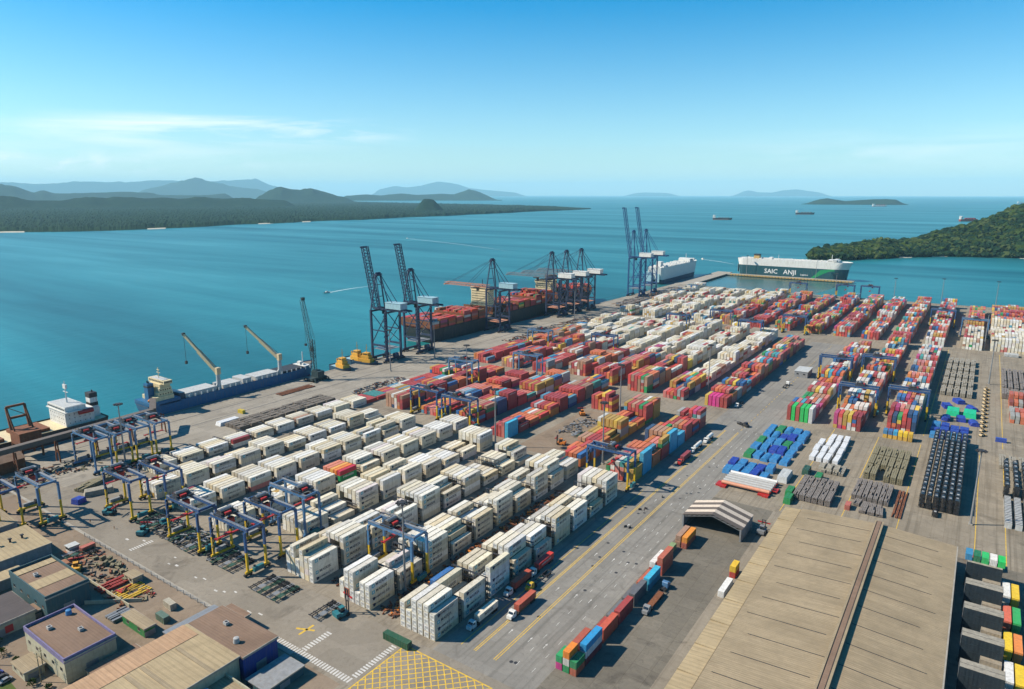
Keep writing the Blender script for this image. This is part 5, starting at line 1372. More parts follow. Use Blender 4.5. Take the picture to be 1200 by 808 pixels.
# small open building in the truck road and booths
shed('small grey drive-through building standing in the truck road', -128, 632, -117, 652, 5.5, 'bwall', 'hatch', None, .3)
shed('blue site cabin standing among dark cargo at the quay', -395, 563, -386, 570, 5.2, 'shipblue', 'tarpblue', None, .1)
shed('blue and white two storey site office by the three close quay cranes', -398, 715, -388, 724, 7.5, 'white', 'tarpblue', None, .1)

# ------------------------------------------------------------------ lamp masts and poles
mb = MB(); mb.tube((0, 0, 0), (0, 0, 39), .55, 10, 0, .28); mast0 = mb.mesh('pole', ['steel'])
mb = MB(); mb.tube((0, 0, 38.6), (0, 0, 39.2), 1.6, 12, 0)
for k in range(8):
    a = k * math.pi / 4; mb.cbox((2.1 * math.cos(a), 2.1 * math.sin(a), 38.7), (.9, .9, .6), 0); mb.beam((0, 0, 39), (2.1 * math.cos(a), 2.1 * math.sin(a), 39), .15)
head0 = mb.mesh('lamp_ring', ['dark'])
mb = MB(); mb.cbox((0, 0, .3), (1.8, 1.8, .6)); foot0 = mb.mesh('footing', ['concrete'])
def mast(label, x, y, h=40):
    t = thing('lamp_mast', label, 'lamp mast', (x, y, .012), 0, 'high lamp masts'); s = h / 40
    link('pole', mast0, t); link('lamp_ring', head0, t); link('footing', foot0, t); t.scale = (1, 1, s)
for a in [('tall lamp mast beside the dark cargo rows at the edge of the right hand laydown', 10.2, 385.5), ('lamp mast rising in front of the light blue and yellow gantry crane', -181.0, 184.5), ('lamp mast near the bulk carrier funnel', -411.5, 186),
          ('lamp mast between the reefer lanes and the cyan containers', -246.2, 338), ('lamp mast at the deep blue gantry crane over the roadside lane', -176, 352), ('lamp mast by the short orange and green stack', -208, 442),
          ('lamp mast beside the dark gap in the roadside lane', -177, 545), ('lamp mast on the quay by the tugs', -440, 440), ('lamp mast on the quay before the container ship stern', -441, 503),
          ('lamp mast over the maroon stacks behind the raised quay cranes', -342, 430), ('lamp mast on the quay at the lowered booms', -432, 770), ('lamp mast against the basin, nearest the car carrier bow', -187, 1166),
          ('slim lamp mast standing against the basin water beside the last blue gantry crane', -104, 1150), ('lamp mast against the basin behind the pale yellow stacks', -45, 1182), ('lamp mast against the basin behind the red and white stacks', 21, 1186),
          ('lamp mast at the far edge of the broad white stack', 55, 1190), ('lamp mast near the pale gantry crane over the white stack', 11, 860), ('lamp mast beside the line of yellow machines', 16, 700), ('lamp mast on the finger pier', -395, 1412), ('lamp mast in front of the car carrier lettering', -262, 1404)]:
    mast(*a)
for i, (x, y, lab) in enumerate([(-268, 68, 'wooden power pole with crossarms by the parked cars'), (-246, 76.5, 'wooden power pole against the pale office block'), (-243.5, 74.5, 'second wooden power pole against the pale office block, by the lean-to')]):
    t = thing('power_pole', lab, 'power pole', (x, y, .005), 0, 'wooden power poles')
    mb = MB(); mb.tube((0, 0, 0), (0, 0, 11), .18, 8, 0, .13); mb.build('pole', ['timber'], t)
    mb = MB(); mb.beam((-1.5, -.2, 10.4), (1.5, -.2, 10.4), .16); mb.beam((-1.2, -.2, 9.4), (1.2, -.2, 9.4), .16); mb.build('crossarm', ['timber'], t)

# ------------------------------------------------------------------ vehicles
def make_truck(label, loc, rz, cabcol, load=None, L=13.0, tanker=False):
    t = thing('truck', label, 'truck', loc, rz, 'trucks and trailers on the roads')
    mb = MB()
    pts = [(0, .6), (2.6, .6), (2.6, 2.9), (2.3, 3.2), (.9, 3.25), (.35, 2.4), (0, 2.2)]     # y,z outline, nose towards -Y
    i = len(mb.v); n = len(pts)
    for s in (-1.2, 1.2): mb.v += [(s, y - 1.2, z) for y, z in pts]
    for k in range(n): mb.f.append((k, (k + 1) % n, n + (k + 1) % n, n + k)[::-1]); mb.m.append(0)
    mb.f.append(tuple(range(n))); mb.m.append(0); mb.f.append(tuple(reversed(range(n, 2 * n)))); mb.m.append(0)
    mb.box(-1.1, -2.2, .6, 1.1, -1.2, 1.9, 0)
    cab = mb.build('cab', [cabcol], t)
    mb = MB(); mb.face([(-1.1, -1.17, 2.25), (1.1, -1.17, 2.25), (1.05, -.84, 2.45), (-1.05, -.84, 2.45)]); mb.face([(-1.05, -.86, 2.46), (1.05, -.86, 2.46), (1.0, -.34, 3.15), (-1.0, -.34, 3.15)])
    for s in (-1.21, 1.21): mb.box(s - .01, -.6, 2.1, s + .01, .5, 2.8)
    mb.build('windscreen', ['glass'], cab)
    mb = MB(); mb.box(-.5, 1.4, .75, .5, 3.5, 1.15); mb.box(-1.15, 2.9, 1.15, -.9, L, 1.4); mb.box(.9, 2.9, 1.15, 1.15, L, 1.4)
    for y in (3, 5.5, 8, 10.5, L - .3): mb.box(-.9, y, 1.17, .9, y + .3, 1.38)
    mb.build('chassis', ['dark'], t)
    for y in (-1.2, 2.0, 3.2, L - 3.4, L - 2.2, L - 1.0):
        for s in (-1, 1):
            mb = MB(); mb.tube((s * .75, y, .52), (s * 1.2, y, .52), .52, 10); mb.build('wheel', ['rubber'], t)
    if tanker:
        mb = MB(); mb.tube((0, 3.0, 2.45), (0, L - .2, 2.45), 1.15, 14); mb.build('tank', ['white'], t)
    return t
def solo_box(label, x, y, z, col, cname, rz=0, L=12, letter=None, white=False, lc='letter_navy'):
    q = dict(L=L, white=white, x=x, y=y, z=z)
    o = link('refrigerated_container' if white else 'shipping_container', CM[(L, 'r' if white else 'd')], None, (x, y, z), rz); o.color = (*col, 1)
    tag(o, label, 'refrigerated container' if white else 'shipping container', 'containers standing singly beside the roads')
    if letter: k = link('lettering', text_mesh(letter, 1.5 if len(letter) < 8 else 1.1, lc), o, (CW / 2 + .05, 6.1 if L == 12 else 3, 1.4)); k.rotation_euler = (math.pi / 2, 0, math.pi / 2)
    k = link('door', DOORS, o); k.color = o.color
    return o
ZT = 1.43
make_truck('pale blue cabbed truck pulling a white refrigerated box', (-142.2, 179.5, .008), 0, 'tealgrey', L=15.4)
solo_box('white lettered refrigerated container on the pale blue cabbed truck', -142.2, 182.6, ZT, (.68, .63, .52), 'white', letter='MAERSK', white=True)
make_truck('white cabbed truck pulling a rust red container, furthest out in the road', (-133.5, 193.5, .008), 0, 'white', L=15.4)
solo_box('rust red container on the white cabbed truck furthest out in the road', -133.5, 196.6, ZT, (.44, .10, .06), 'red')
make_truck('white cabbed truck under a rust red container close to the stacks', (-143.4, 205.5, .008), 0, 'white', L=15.4)
solo_box('rust red container on the truck close to the stacks', -143.4, 208.6, ZT, (.44, .09, .055), 'red')
make_truck('yellow cabbed truck with an empty trailer', (-138.4, 213.8, .008), 0, 'yellow', L=15.4)
make_truck('white cabbed truck hidden behind the bright red container it pulls', (-143.3, 223.5, .008), 0, 'white', L=15.4)
solo_box('bright red container with pale lettering on the truck behind the yellow cab', -143.3, 226.6, ZT, (.58, .04, .035), 'red', letter='HAMBURG SÜD', lc='letter_white')
make_truck('dark red truck in the shade beside the light blue stacked containers', (-137.0, 378, .008), 0, 'red', L=15.4)
solo_box('maroon container on the dark red truck in the shade', -137.0, 381.2, ZT, (.26, .05, .06), 'maroon')
make_truck('white tanker truck in the middle of the three in the shade', (-137.6, 401, .008), 0, 'white', L=15.4, tanker=True)
make_truck('white tanker truck leading the three in the shade', (-136.6, 423, .008), 0, 'white', L=12, tanker=True)
make_truck('flatbed truck with timber deck beside the single container row', (-92.0, 226, .008), R(0), 'bwall', L=15)
mb = MB(); mb.box(-1.2, 3.2, 1.45, 1.2, 14.6, 1.75); k = mb.build('load_bed', ['rust'], COL.objects[-1].parent)
make_truck('grey truck parked past the single container row', (-92.6, 247, .008), R(180), 'lightblue', L=9)
make_truck('dark tractor unit parked by the blue tarpaulins', (-124, 470, .008), R(60), 'dark', L=8)
make_truck('white truck under the roadside building', (-126, 600, .008), R(180), 'white', L=14)
make_truck('white truck waiting at the magenta containers', (-143, 512, .008), 0, 'white', L=14)
make_truck('teal trailer truck at the white containers end', (-318.5, 158, .008), R(90), 'teal', L=13)

# single row of containers on the far edge of the truck road
row = [ # x, y, tier, colour, name, L
 (-103.6, 178.5, 0, (.50, .05, .22), 'magenta', 6), (-100.8, 178.5, 0, (.03, .27, .10), 'green', 6), (-98.0, 178.5, 0, (.42, .12, .07), 'rust red', 6), (-103.6, 178.5, 1, (.03, .30, .11), 'green', 6), (-98.0, 178.5, 1, (.03, .22, .09), 'dark green', 6), (-100.8, 178.5, 1, (.56, .54, .50), 'pale grey', 6),
 (-100.8, 178.5, 2, (.70, .22, .03), 'orange', 6), (-98.0, 185.3, 0, (.20, .04, .05), 'dark maroon', 12), (-98.0, 185.3, 1, (.62, .62, .62), 'white', 12), (-98.0, 185.3, 2, (.03, .26, .52), 'blue', 12), (-102.6, 185.6, 0, (.40, .10, .06), 'rust red', 12), (-102.6, 185.6, 1, (.38, .09, .055), 'brick red', 12),
 (-101.6, 199.2, 0, (.34, .06, .045), 'dark red', 12), (-98.6, 199.6, 0, (.50, .09, .05), 'red', 12), (-98.6, 199.6, 1, (.52, .10, .055), 'coral red', 12), (-101.6, 212.6, 0, (.14, .15, .16), 'charcoal', 12), (-98.6, 213.0, 0, (.30, .05, .05), 'maroon', 12), (-98.6, 213.0, 1, (.34, .055, .05), 'plum red', 12),
 (-101.8, 226.4, 0, (.13, .13, .14), 'charcoal', 12), (-98.9, 226.8, 0, (.10, .11, .12), 'black grey', 12), (-98.9, 226.8, 1, (.12, .12, .13), 'dark grey', 12), (-98.6, 240.4, 0, (.05, .22, .32), 'petrol blue', 12), (-98.6, 240.4, 1, (.05, .40, .58), 'cyan', 12), (-101.6, 240.2, 0, (.42, .11, .06), 'rust red', 12),
 (-101.8, 253.8, 0, (.40, .05, .06), 'crimson', 12), (-98.6, 254.4, 0, (.46, .12, .08), 'rust red', 12), (-98.6, 254.4, 1, (.44, .10, .07), 'brick red', 12), (-98.6, 254.4, 2, (.44, .12, .07), 'rust orange', 12), (-101.8, 254.0, 1, (.68, .67, .64), 'white', 12), (-102.2, 268, 0, (.22, .30, .14), 'olive green', 12),
 (-98.2, 282, 0, (.36, .10, .07), 'rust brown', 12), (-98.2, 282.4, 1, (.70, .26, .03), 'orange', 12), (-101.2, 282, 0, (.34, .20, .13), 'brown', 12), (-101.2, 282.4, 1, (.36, .22, .15), 'brown', 12)]
for i, (x, y, t_, col, cn, L) in enumerate(row):
    ne = [r_ for r_ in row if abs(r_[1] - y) < 2 and r_ is not row[i]]
    side = 'road side' if x < -99.9 and x < -101 else 'warehouse side' if x > -99.9 else 'middle'
    solo_box('%s %s container, %s tier, %s of single row, %s pile along' % (cn, 'short' if L == 6 else 'long', ORD[t_], side, ORD[int((y - 175) // 13.6) if y > 180 else 0]) if True else '', x, y, .012 + t_ * 2.705, col, cn, 0, L)
o = solo_box('dark green container with pale marks lying across the reefer lane end', -153.2, 157.3, .012, (.02, .085, .045), 'green', R(90), letter='CAI', lc='letter_white')
o = solo_box('white container with orange end beside the warehouse canopy', -71.6, 253, .012, (.70, .70, .68), 'white'); 
solo_box('small yellow container by the warehouse canopy', -72.2, 270, 2.72, (.70, .45, .03), 'yellow', 0, 6); solo_box('small red container under the yellow one at the canopy', -72.2, 270, .012, (.45, .05, .04), 'red', 0, 6)
solo_box('rust red container behind the far corner of the big warehouse', -43, 368, .012, (.42, .12, .09), 'red', 0, 6)
solo_box('lone blue container by the end of the coil field', 20.5, 535, .012, (.03, .07, .33), 'blue', R(-90), 6)
solo_box('lone ochre container on the quay beside the blue ship', -447, 287, .012, (.56, .42, .04), 'ochre', R(-90), 6)

# empty trailer frames
def make_frame(label, x, y, rz, col, name='trailer_frame'):
    t = thing(name, label, 'trailer', (x, y, .012), rz, 'empty trailer frames parked at the lane ends')
    mb = MB()
    for s in (-.55, .55): mb.box(s - .12, 0, .95, s + .12, 12.2, 1.3)
    for y_ in (0, 2.4, 4.8, 7.2, 9.6, 11.8): mb.box(-1.2, y_, 1.0, 1.2, y_ + .35, 1.28)
    mb.box(-1.2, 2.75, 1.29, 1.2, 4.7, 1.34) if col != 'dark' else None
    mb.build('frame', [col], t)
    for y_ in (9.2, 10.5, 11.7):
        for s in (-1, 1):
            w_ = MB(); w_.tube((s * .75, y_, .5), (s * 1.2, y_, .5), .5, 8); w_.build('wheel', ['rubber'], t)
    return t
FR = {}
def frames(x, y, n, where_, rz=0, dx=3.1):
    for i in range(n):
        c_ = ('darkgreen', 'dark', 'steel')[(i + int(x)) % 3]; lab = '%s empty trailer frame, %s of those %s' % ({'darkgreen': 'green', 'dark': 'black', 'steel': 'grey'}[c_], ORD[i], where_)
        if c_ not in FR: FR[c_] = make_frame(lab, x + i * dx, y, rz, c_)
        else: dup(FR[c_], (x + i * dx, y, .012), rz, lab)
frames(-233.5, 147.5, 6, 'before the third lane from the road')
frames(-197.6, 149.2, 2, 'before the second lane, by the forklift')
frames(-290, 149, 4, 'before the fifth lane from the road')
frames(-268, 150.2, 6, 'before the fourth lane from the road')
frames(-305, 150, 3, 'near the parked teal forklift')
frames(-330, 151, 4, 'by the sixth lane from the road')
frames(-325, 115, 3, 'on the dirt beside the red patch')
frames(-214, 382, 5, 'on the bare ground in the third lane', 0, 3.4)

def forklift(label, x, y, rz, col='teal', tall=True):
    t = thing('container_handler', label, 'forklift', (x, y, .012), rz, 'container handlers in the yard')
    mb = MB(); mb.box(-1.8, -3.4, .7, 1.8, 1.6, 2.0, 0); mb.box(-1.7, -3.6, 1.2, 1.7, -1.8, 2.6, 0); b_ = mb.build('body', [col], t)
    mb = MB(); mb.box(-.9, -1.3, 2.0, .9, .5, 3.9, 1); mb.box(-1.0, -1.4, 3.9, 1.0, .6, 4.1, 0); mb.build('cab', [col, 'glass'], t)
    for s in (-1, 1):
        for y_, r_ in ((-2.4, .65), (1.2, .85)):
            mb = MB(); mb.tube((s * 1.3, y_, r_), (s * 2.1, y_, r_), r_, 12); mb.build('wheel', ['rubber'], t)
    h = 10.5 if tall else 6
    mb = MB()
    for s in (-.8, .8): mb.box(s - .15, 2.0, .4, s + .15, 2.4, h)
    for z in (1, h / 2, h - .3): mb.box(-.65, 2.05, z, .65, 2.35, z + .3)
    mb.build('mast', ['dark'], t)
    mb = MB(); mb.box(-3.0, 2.42, h * .7, 3.0, 2.9, h * .7 + .5); mb.build('spreader', ['red'], t)
forklift('teal container handler with tall mast by the corner of the second lane', -188.6, 157.5, R(-10))
forklift('teal container handler at the open paving under the left gantry crane', -352, 149, R(-60), 'teal', False)
forklift('dark teal container handler parked behind the far left gantry crane', -318, 148, R(30), 'teal', False)
forklift('small grey forklift by the canopy of the big warehouse', -72.5, 318, R(0), 'steel', False)
forklift('yellow front loader on the red dirt patch', -309, 114, R(60), 'gold', False)
forklift('orange excavator like loader in the bare third lane', -232, 428, R(40), 'orange', False)
forklift('white handler under the tall mast in the dark gap', -214, 366, R(100), 'orange', False)

# parked cars at the picture corner
mb = MB(); mb.box(-.85, 0, .35, .85, 4.2, .95, 0); 
mb.v += [(-.8, .9, .95), (.8, .9, .95), (.8, 3.7, .95), (-.8, 3.7, .95), (-.65, 1.5, 1.45), (.65, 1.5, 1.45), (.65, 3.1, 1.45), (-.65, 3.1, 1.45)]
i = len(mb.v) - 8
for f, m_ in (((4, 5, 6, 7), 0), ((0, 1, 5, 4), 1), ((1, 2, 6, 5), 1), ((2, 3, 7, 6), 1), ((3, 0, 4, 7), 1)): mb.f.append(tuple(i + k for k in f)); mb.m.append(m_)
mats = ('dark', 'bwall', 'letter_navy', 'steel', 'white', 'dark', 'bblue', 'dark', 'steel')
for i in range(9):
    me = mb.mesh('car_body', [mats[i], 'glass'])
    t = thing('parked_car', ['black', 'grey', 'navy', 'silver', 'white', 'black', 'blue', 'black', 'silver'][i] + ' parked car, %s along the grass strip from the far end' % ORD[i], 'car', (-277 + i * 3.0, 63.5 + i * .25, .012), R(8), 'cars parked in the corner')
    link('body', me, t)
    for s in (-1, 1):
        for y_ in (.85, 3.3): w_ = MB(); w_.tube((s * .65, y_, .33), (s * .88, y_, .33), .33, 10); w_.build('wheel', ['rubber'], t)
M['grass'] = forestmat('grass', (.07, .10, .025), (.10, .12, .04))
mb = MB(); mb.face([(-284, 68.2, .009), (-268, 69.5, .009), (-240, 68, .009), (-240, 60, .009), (-284, 58, .009)]); kind(mb.build('grass', ['grass']), 'stuff', 'strip of grass under the parked cars')

# ------------------------------------------------------------------ laydown cargo
def tarp(label, x, y, sx, sy, h, mat, rz=0, seed=0, round_=False):
    """sheeted crate: sagging cloth over a box, or a sheeted drum"""
    mb = MB(); N = 7; rows = []
    for i in range(N + 1):
        row = []
        for j in range(N + 1):
            u, v = i / N * 2 - 1, j / N * 2 - 1
            if round_: z = h * math.sqrt(max(0, 1 - (abs(u) ** 2.2))) if abs(u) < 1 else 0
            else: z = h * (1 if max(abs(u), abs(v)) < .95 else .0)
            z += .22 * noise.noise(Vector((u * 2.3 + seed, v * 2.3, seed * .7))) * (1 if z > .1 else 0)
            if not round_ and max(abs(u), abs(v)) > .95: z = 0
            k = 1.0 if z > .1 else 1.03
            uu = u if max(abs(u), abs(v)) > .95 else u * 1.28; vv = v if max(abs(u), abs(v)) > .95 else v * 1.28
            row.append((uu * sx / 2 * k, vv * sy / 2 * k, max(z, 0)))
        rows.append(row)
    mb.grid(rows)
    if round_:
        for j, s in ((0, -1), (N, 1)): mb.face([rows[i][j] for i in range(N + 1)])
    return tag(mb.build('sheeted_crate', [mat], None, (x, y, .012), rz, smooth=False), label, 'sheeted cargo', 'sheeted cargo on the laydown plots')
W3 = ['first', 'second', 'third', 'fourth', 'fifth', 'sixth']
def cloth_field(x0, y0, nx, ny, dx, dy, sx, sy, h, where_, mats, names, seed):
    r = random.Random(seed)
    for i in range(nx):
        for j in range(ny):
            k = r.randrange(len(mats)) if r.random() < .35 else 0; rd = r.random() < .12
            tarp('%s sheeted %s, %s across and %s deep %s' % (names[k], 'drum' if rd else 'crate', W3[i], W3[j], where_), x0 + i * dx + r.uniform(-.4, .4), y0 + j * dy + r.uniform(-1.3, 1.3), sx * r.uniform(.9, 1.06), sy * r.uniform(.85, 1.05), h * r.uniform(.75, 1.25), mats[k], r.uniform(-.05, .05), seed + i * 7 + j, rd)
cloth_field(-107, 418, 5, 5, 5.4, 14.6, 4.8, 12.2, 2.1, 'in the larger blue plot', ['tarpblue', 'tarpdeep', 'green'], ['bright blue', 'deep blue', 'green'], 3)
cloth_field(-110, 386, 5, 2, 5.2, 11.5, 4.8, 10.6, 2.6, 'behind the white pipes', ['tarpblue', 'tarpdeep'], ['bright blue', 'deep blue'], 4)
cloth_field(-14, 524, 4, 3, 5.6, 10.5, 5.2, 9.0, 3.2, 'past the black drums', ['tarpdeep', 'tarpblue'], ['deep blue', 'bright blue'], 8)
for x in (-5.5, 5.0): tarp('%s sheeted crate in vivid green beside the deep blue ones' % ('broad' if x < 0 else 'second'), x, 588, 8, 14, 3.6, 'tarpgreen', 0, 5)
for i, (x, y) in enumerate([(-9, 569), (0, 572), (8, 566), (-10, 603), (6, 606), (-3, 622)]): tarp('deep blue sheeted bundle, %s of the scattered ones by the vivid green crates' % W3[i], x, y, 5.5, 9, 3, 'tarpdeep', .1 * i, 11 + i, i % 2 == 0)
tarp('pale grey sheeted crate at the edge of the blue plot', -79.5, 392, 5.5, 15, 3.4, 'hatch', 0, 6)
# white pipes on red cradles
mb = MB(); mb.tube((-13, 0, 0), (13, 0, 0), 1.0, 14); pipe0 = mb.mesh('pipe', ['grille'])
for i in range(6):
    o = link('pipe', pipe0, None, (-93.5, 362.6 + i * 3.3, 2.1)); 
    tag(o, '%s large pipe of the six on red cradles, counted from the shed' % ORD[i].capitalize() if False else 'large grey pipe, %s of six on red cradles counted from the shed' % ORD[i], 'pipe', 'large pipes on red cradles')
    if i in (0,): 
        me = pipe0.copy(); me.materials.clear(); me.materials.append(M['salmon']); o.data = me; o['label'] = 'large salmon pipe nearest the shed on red cradles'
    if i == 5:
        me = pipe0.copy(); me.materials.clear(); me.materials.append(M['white']); o.data = me; o['label'] = 'large white pipe furthest from the shed on red cradles'
for i, x in enumerate((-105, -82)):
    mb = MB(); mb.box(-1.6, 359, 0, 1.6, 381.5, 1.1); mb.box(-4.2, 360, 0, -1.61, 366, 1.0); mb.box(1.61, 368, 0, 4.2, 373, 1.0); tag(mb.build('pipe_cradle', ['red'], None, (x, 0, .012)), 'red steel cradle under the %s ends of the large pipes' % ('road side' if i == 0 else 'warehouse side'), 'cradle')
# white wrapped tubes
r = random.Random(2)
for i in range(4):
    for j in range(4):
        if i == 0 and j == 3: continue
        mb = MB(); L = 12; mb.box(-1.5, 0, .2, 1.5, L, 2.9)
        for k in range(6): mb.box(-1.54, .6 + k * 2, .2, 1.54, .8 + k * 2, 2.96)
        for y_ in (1.5, 6, 10.5): mb.box(-1.4, y_, 0, 1.4, y_ + .3, .2)
        o = mb.build('wrapped_bundle', ['wrap'], None, (-73.0 + i * 4.4 + r.uniform(-.35, .35), 429 + j * 13.2 + r.uniform(-.5, .5), .012), r.uniform(-.03, .03))
        tag(o, 'white wrapped long bundle, %s file and %s from the warehouse' % (ORD[i], ORD[j]), 'wrapped cargo', 'white wrapped long bundles')
def bars(label, x, y, w_, L, h, mat, rz=0, n=4, name='bar_stack', group='stacked bars and timber', cat='bar stack'):
    mb = MB(); r = random.Random(int(x * 13 + y * 7)); k = 0; pitch = w_ / n
    for i in range(n):
        lay = 0; z = .25
        while z < h:
            dz = .55; seg = max(1, round(L / 4.2)); top = z + 2 * dz > h
            for q_ in range(seg):
                if top and r.random() < .1: continue
                ya, yb = L * q_ / seg + r.uniform(.0, .12), L * (q_ + 1) / seg - r.uniform(.02, .2); xo = r.uniform(-.06, .06)
                mb.box(-w_ / 2 + i * pitch + xo, ya, z, -w_ / 2 + i * pitch + pitch * .88 + xo, yb, z + dz * r.uniform(.7, .9), 0)
            z += dz
    for y_ in (L * .1, L * .5, L * .88): mb.box(-w_ / 2, y_, 0, w_ / 2, y_ + .3, .25, 1)
    return tag(mb.build(name, [mat, 'dark'], None, (x, y, .012), rz), label, cat, group)
for i in range(6): bars('grey bar stack, %s of six beside the green crates' % ORD[i], -68 + i * 3.15, 366, 2.7, 15, 3.2, 'greystack')
for i in range(6): bars('pale grey bar stack, %s of six behind those beside the green crates' % ORD[i], -68.5 + i * 3.15, 383, 2.7, 15, 2.8, 'greystack')
for i in range(4): bars('cream bar stack, %s of four next to the white wrapped bundles' % ORD[i], -63 + i * 3.2, 413, 2.4, 14, 1.8, 'beigestack')
for i in range(7): bars('grey brown rebar stack, %s of seven at the warehouse gable' % ORD[i], -42.5 + i * 2.6, 384, 2.2, 26, 2.6, 'greystack', n=3)
for i in range(6):
    for j in range(3):
        if i == 2 and j == 0: continue
        bars('olive timber stack, %s file and %s deep before the yellow boxes' % (ORD[i], ORD[j]), -41 + i * 3.4, 418 + j * 18, 2.9, 16.5, 3.6, 'timber', n=3)
for i in range(4): bars('loose grey bar pile, %s of four against the warehouse gable' % ORD[i], -40 + i * 4, 368 if i > 0 else 376, 3.2, 13 if i else 7, 1.6, 'greystack', R(4 * i - 6))
for i in range(3): bars('thin bar layer, %s beside the timber stacks' % ORD[i], -22.6 + i * 1.6, 372, 1.1, 38, .6, 'rust', n=2)
for i in range(5):
    for j in range(5):
        if r.random() < .15: continue
        bars('beige bundle stack, %s file and %s deep beside the shaded aisle' % (ORD[i], ORD[j]), -15 + i * 4.6, 640 + j * 30, 3.6, 24, 3.4, 'beigestack', n=3)
for i in range(7): bars('grey beam stack, %s of seven beyond the red edge stacks' % ORD[i], 27 + i * 4.2, 690, 3.2, 75, 2.4, 'greystack', n=2)
for i in range(5): bars('mixed grey crate stack, %s of five between grey beams and red stacks' % ORD[i], 27 + i * 6, 655, 4.6, 20, 4.2, 'greystack', n=3)
for i in range(4): bars('pale timber bundle, %s of four before the striped long crates' % ORD[i], 24 + i * 5, 480, 3.6, 22, 2.2, 'beigestack', n=3)
bars('white rail bundle standing before the near white stack', 28, 838, 9, 12, 2.6, 'hatch', R(-90), 4)
for i, (x, y, c_) in enumerate([(-72, 372, 'green'), (-70.5, 362, 'green'), (-71, 408, 'darkgreen'), (-63, 401, 'green')]):
    tarp('green sheeted crate, %s of those at the grey bars' % W3[i], x, y, 3.6, 9, 3.2, c_, 0, 30 + i)
for i in range(3): tarp('grey sheeted lump, %s of three by the white wrapped bundles' % W3[i], -64.5 + i * 4, 419, 3.2, 8, 2.8, 'beigestack', 0, 40 + i)
# black drums standing in frames, stacked
mb = MB(); mb.tube((0, .2, 1.3), (0, 6.4, 1.3), 1.22, 14, 0)
for y_ in (.1, 6.35):
    for s in (-1.3, 1.2): mb.box(s, y_, 0, s + .12, y_ + .15, 2.6, 0)
    for z in (0, 2.45): mb.box(-1.18, y_, z, 1.2, y_ + .15, z + .15, 0)
mb.box(-.5, 1.6, 2.46, .55, 3.1, 2.56, 1)
drum_a = mb.mesh('drum', ['blackwrap', 'grille'])
drum_b = drum_a.copy(); drum_b.materials[1] = M['bwall']
def drums(x0, y0, nc, nr, tiers, dx, dy, where_, seed):
    r = random.Random(seed)
    for i in range(nc):
        for j in range(nr):
            for t_ in range(tiers):
                if t_ < tiers - 1 and i < nc - 1 and j > 0: continue
                o = link('framed_drum', drum_a if r.random() < .4 else drum_b, None, (x0 + i * dx + (.0 if t_ < 3 else r.uniform(-.1, .1)), y0 + j * dy, .012 + t_ * 2.61))
                if r.random() < .5: o.rotation_euler = (0, 0, math.pi); o.location.y += 6.5
                tag(o, 'black framed drum, %s tier, %s file, %s rank %s' % (ORD[t_], ORD[i], ORD[j], where_), 'drum', 'black framed drums stacked on the slab')
drums(-11.6, 393, 6, 17, 3, 3.05, 7.25, 'beside the tall mast', 1)
drums(25, 432, 6, 6, 3, 4.2, 7.6, 'of the edge field', 2)
o = link('framed_drum', drum_a, None, (-5, 384, .012)); tag(o, 'single black framed drum standing before the field', 'drum', 'black framed drums stacked on the slab'); 
for i in range(6):
    for j in range(3):
        mb = MB(); mb.box(-1.4, 0, 0, 1.4, 12, 2.8, 0)
        for k in range(6): mb.box(-1.45, .6 + k * 2, 1.2, 1.45, 1.3 + k * 2, 2.84, 1)
        tag(mb.build('striped_crate', ['hatch', 'dark'], None, (25.5 + i * 4.2, 391 + j * 13, .012)), 'pale long crate with dark bands, %s file and %s rank' % (ORD[i], ORD[j]), 'crate', 'banded long crates')
# line of yellow machines
t0 = None
for i in range(13):
    lab = 'yellow wheeled machine, %s in the line beside the right laydown' % ORD[i]
    if t0 is None:
        t0 = thing('wheel_loader', lab, 'wheel loader', (13, 541, .012), R(-30), 'yellow machines lined up')
        mb = MB(); mb.box(-1.2, -2.4, .9, 1.2, 1.0, 2.2); mb.box(-.7, 1.0, 1.0, .7, 2.6, 1.8); mb.build('body', ['jib'], t0)
        mb = MB(); mb.box(-.8, -.8, 2.2, .8, .8, 3.5, 0); mb.box(-.9, -.9, 3.5, .9, .9, 3.65, 1); mb.build('cab', ['glass', 'ochre'], t0)
        for s in (-1, 1):
            for y_ in (-1.5, 1.9): w_ = MB(); w_.tube((s * .95, y_, .8), (s * 1.5, y_, .8), .8, 10); w_.build('wheel', ['rubber'], t0)
        mb = MB(); mb.beam((-.6, 2.4, 1.6), (-.6, 4.2, .7), .25); mb.beam((.6, 2.4, 1.6), (.6, 4.2, .7), .25); mb.box(-1.5, 4.1, .2, 1.5, 5.0, 1.3); mb.build('bucket', ['ochre'], t0)
    else: dup(t0, (13 + .1 * i, 541 + i * 11.3, .012), R(-30), lab)
for o in [o for o in COL.objects if o.name.startswith('wheel_loader')]: o.scale = (.75, .75, .75)

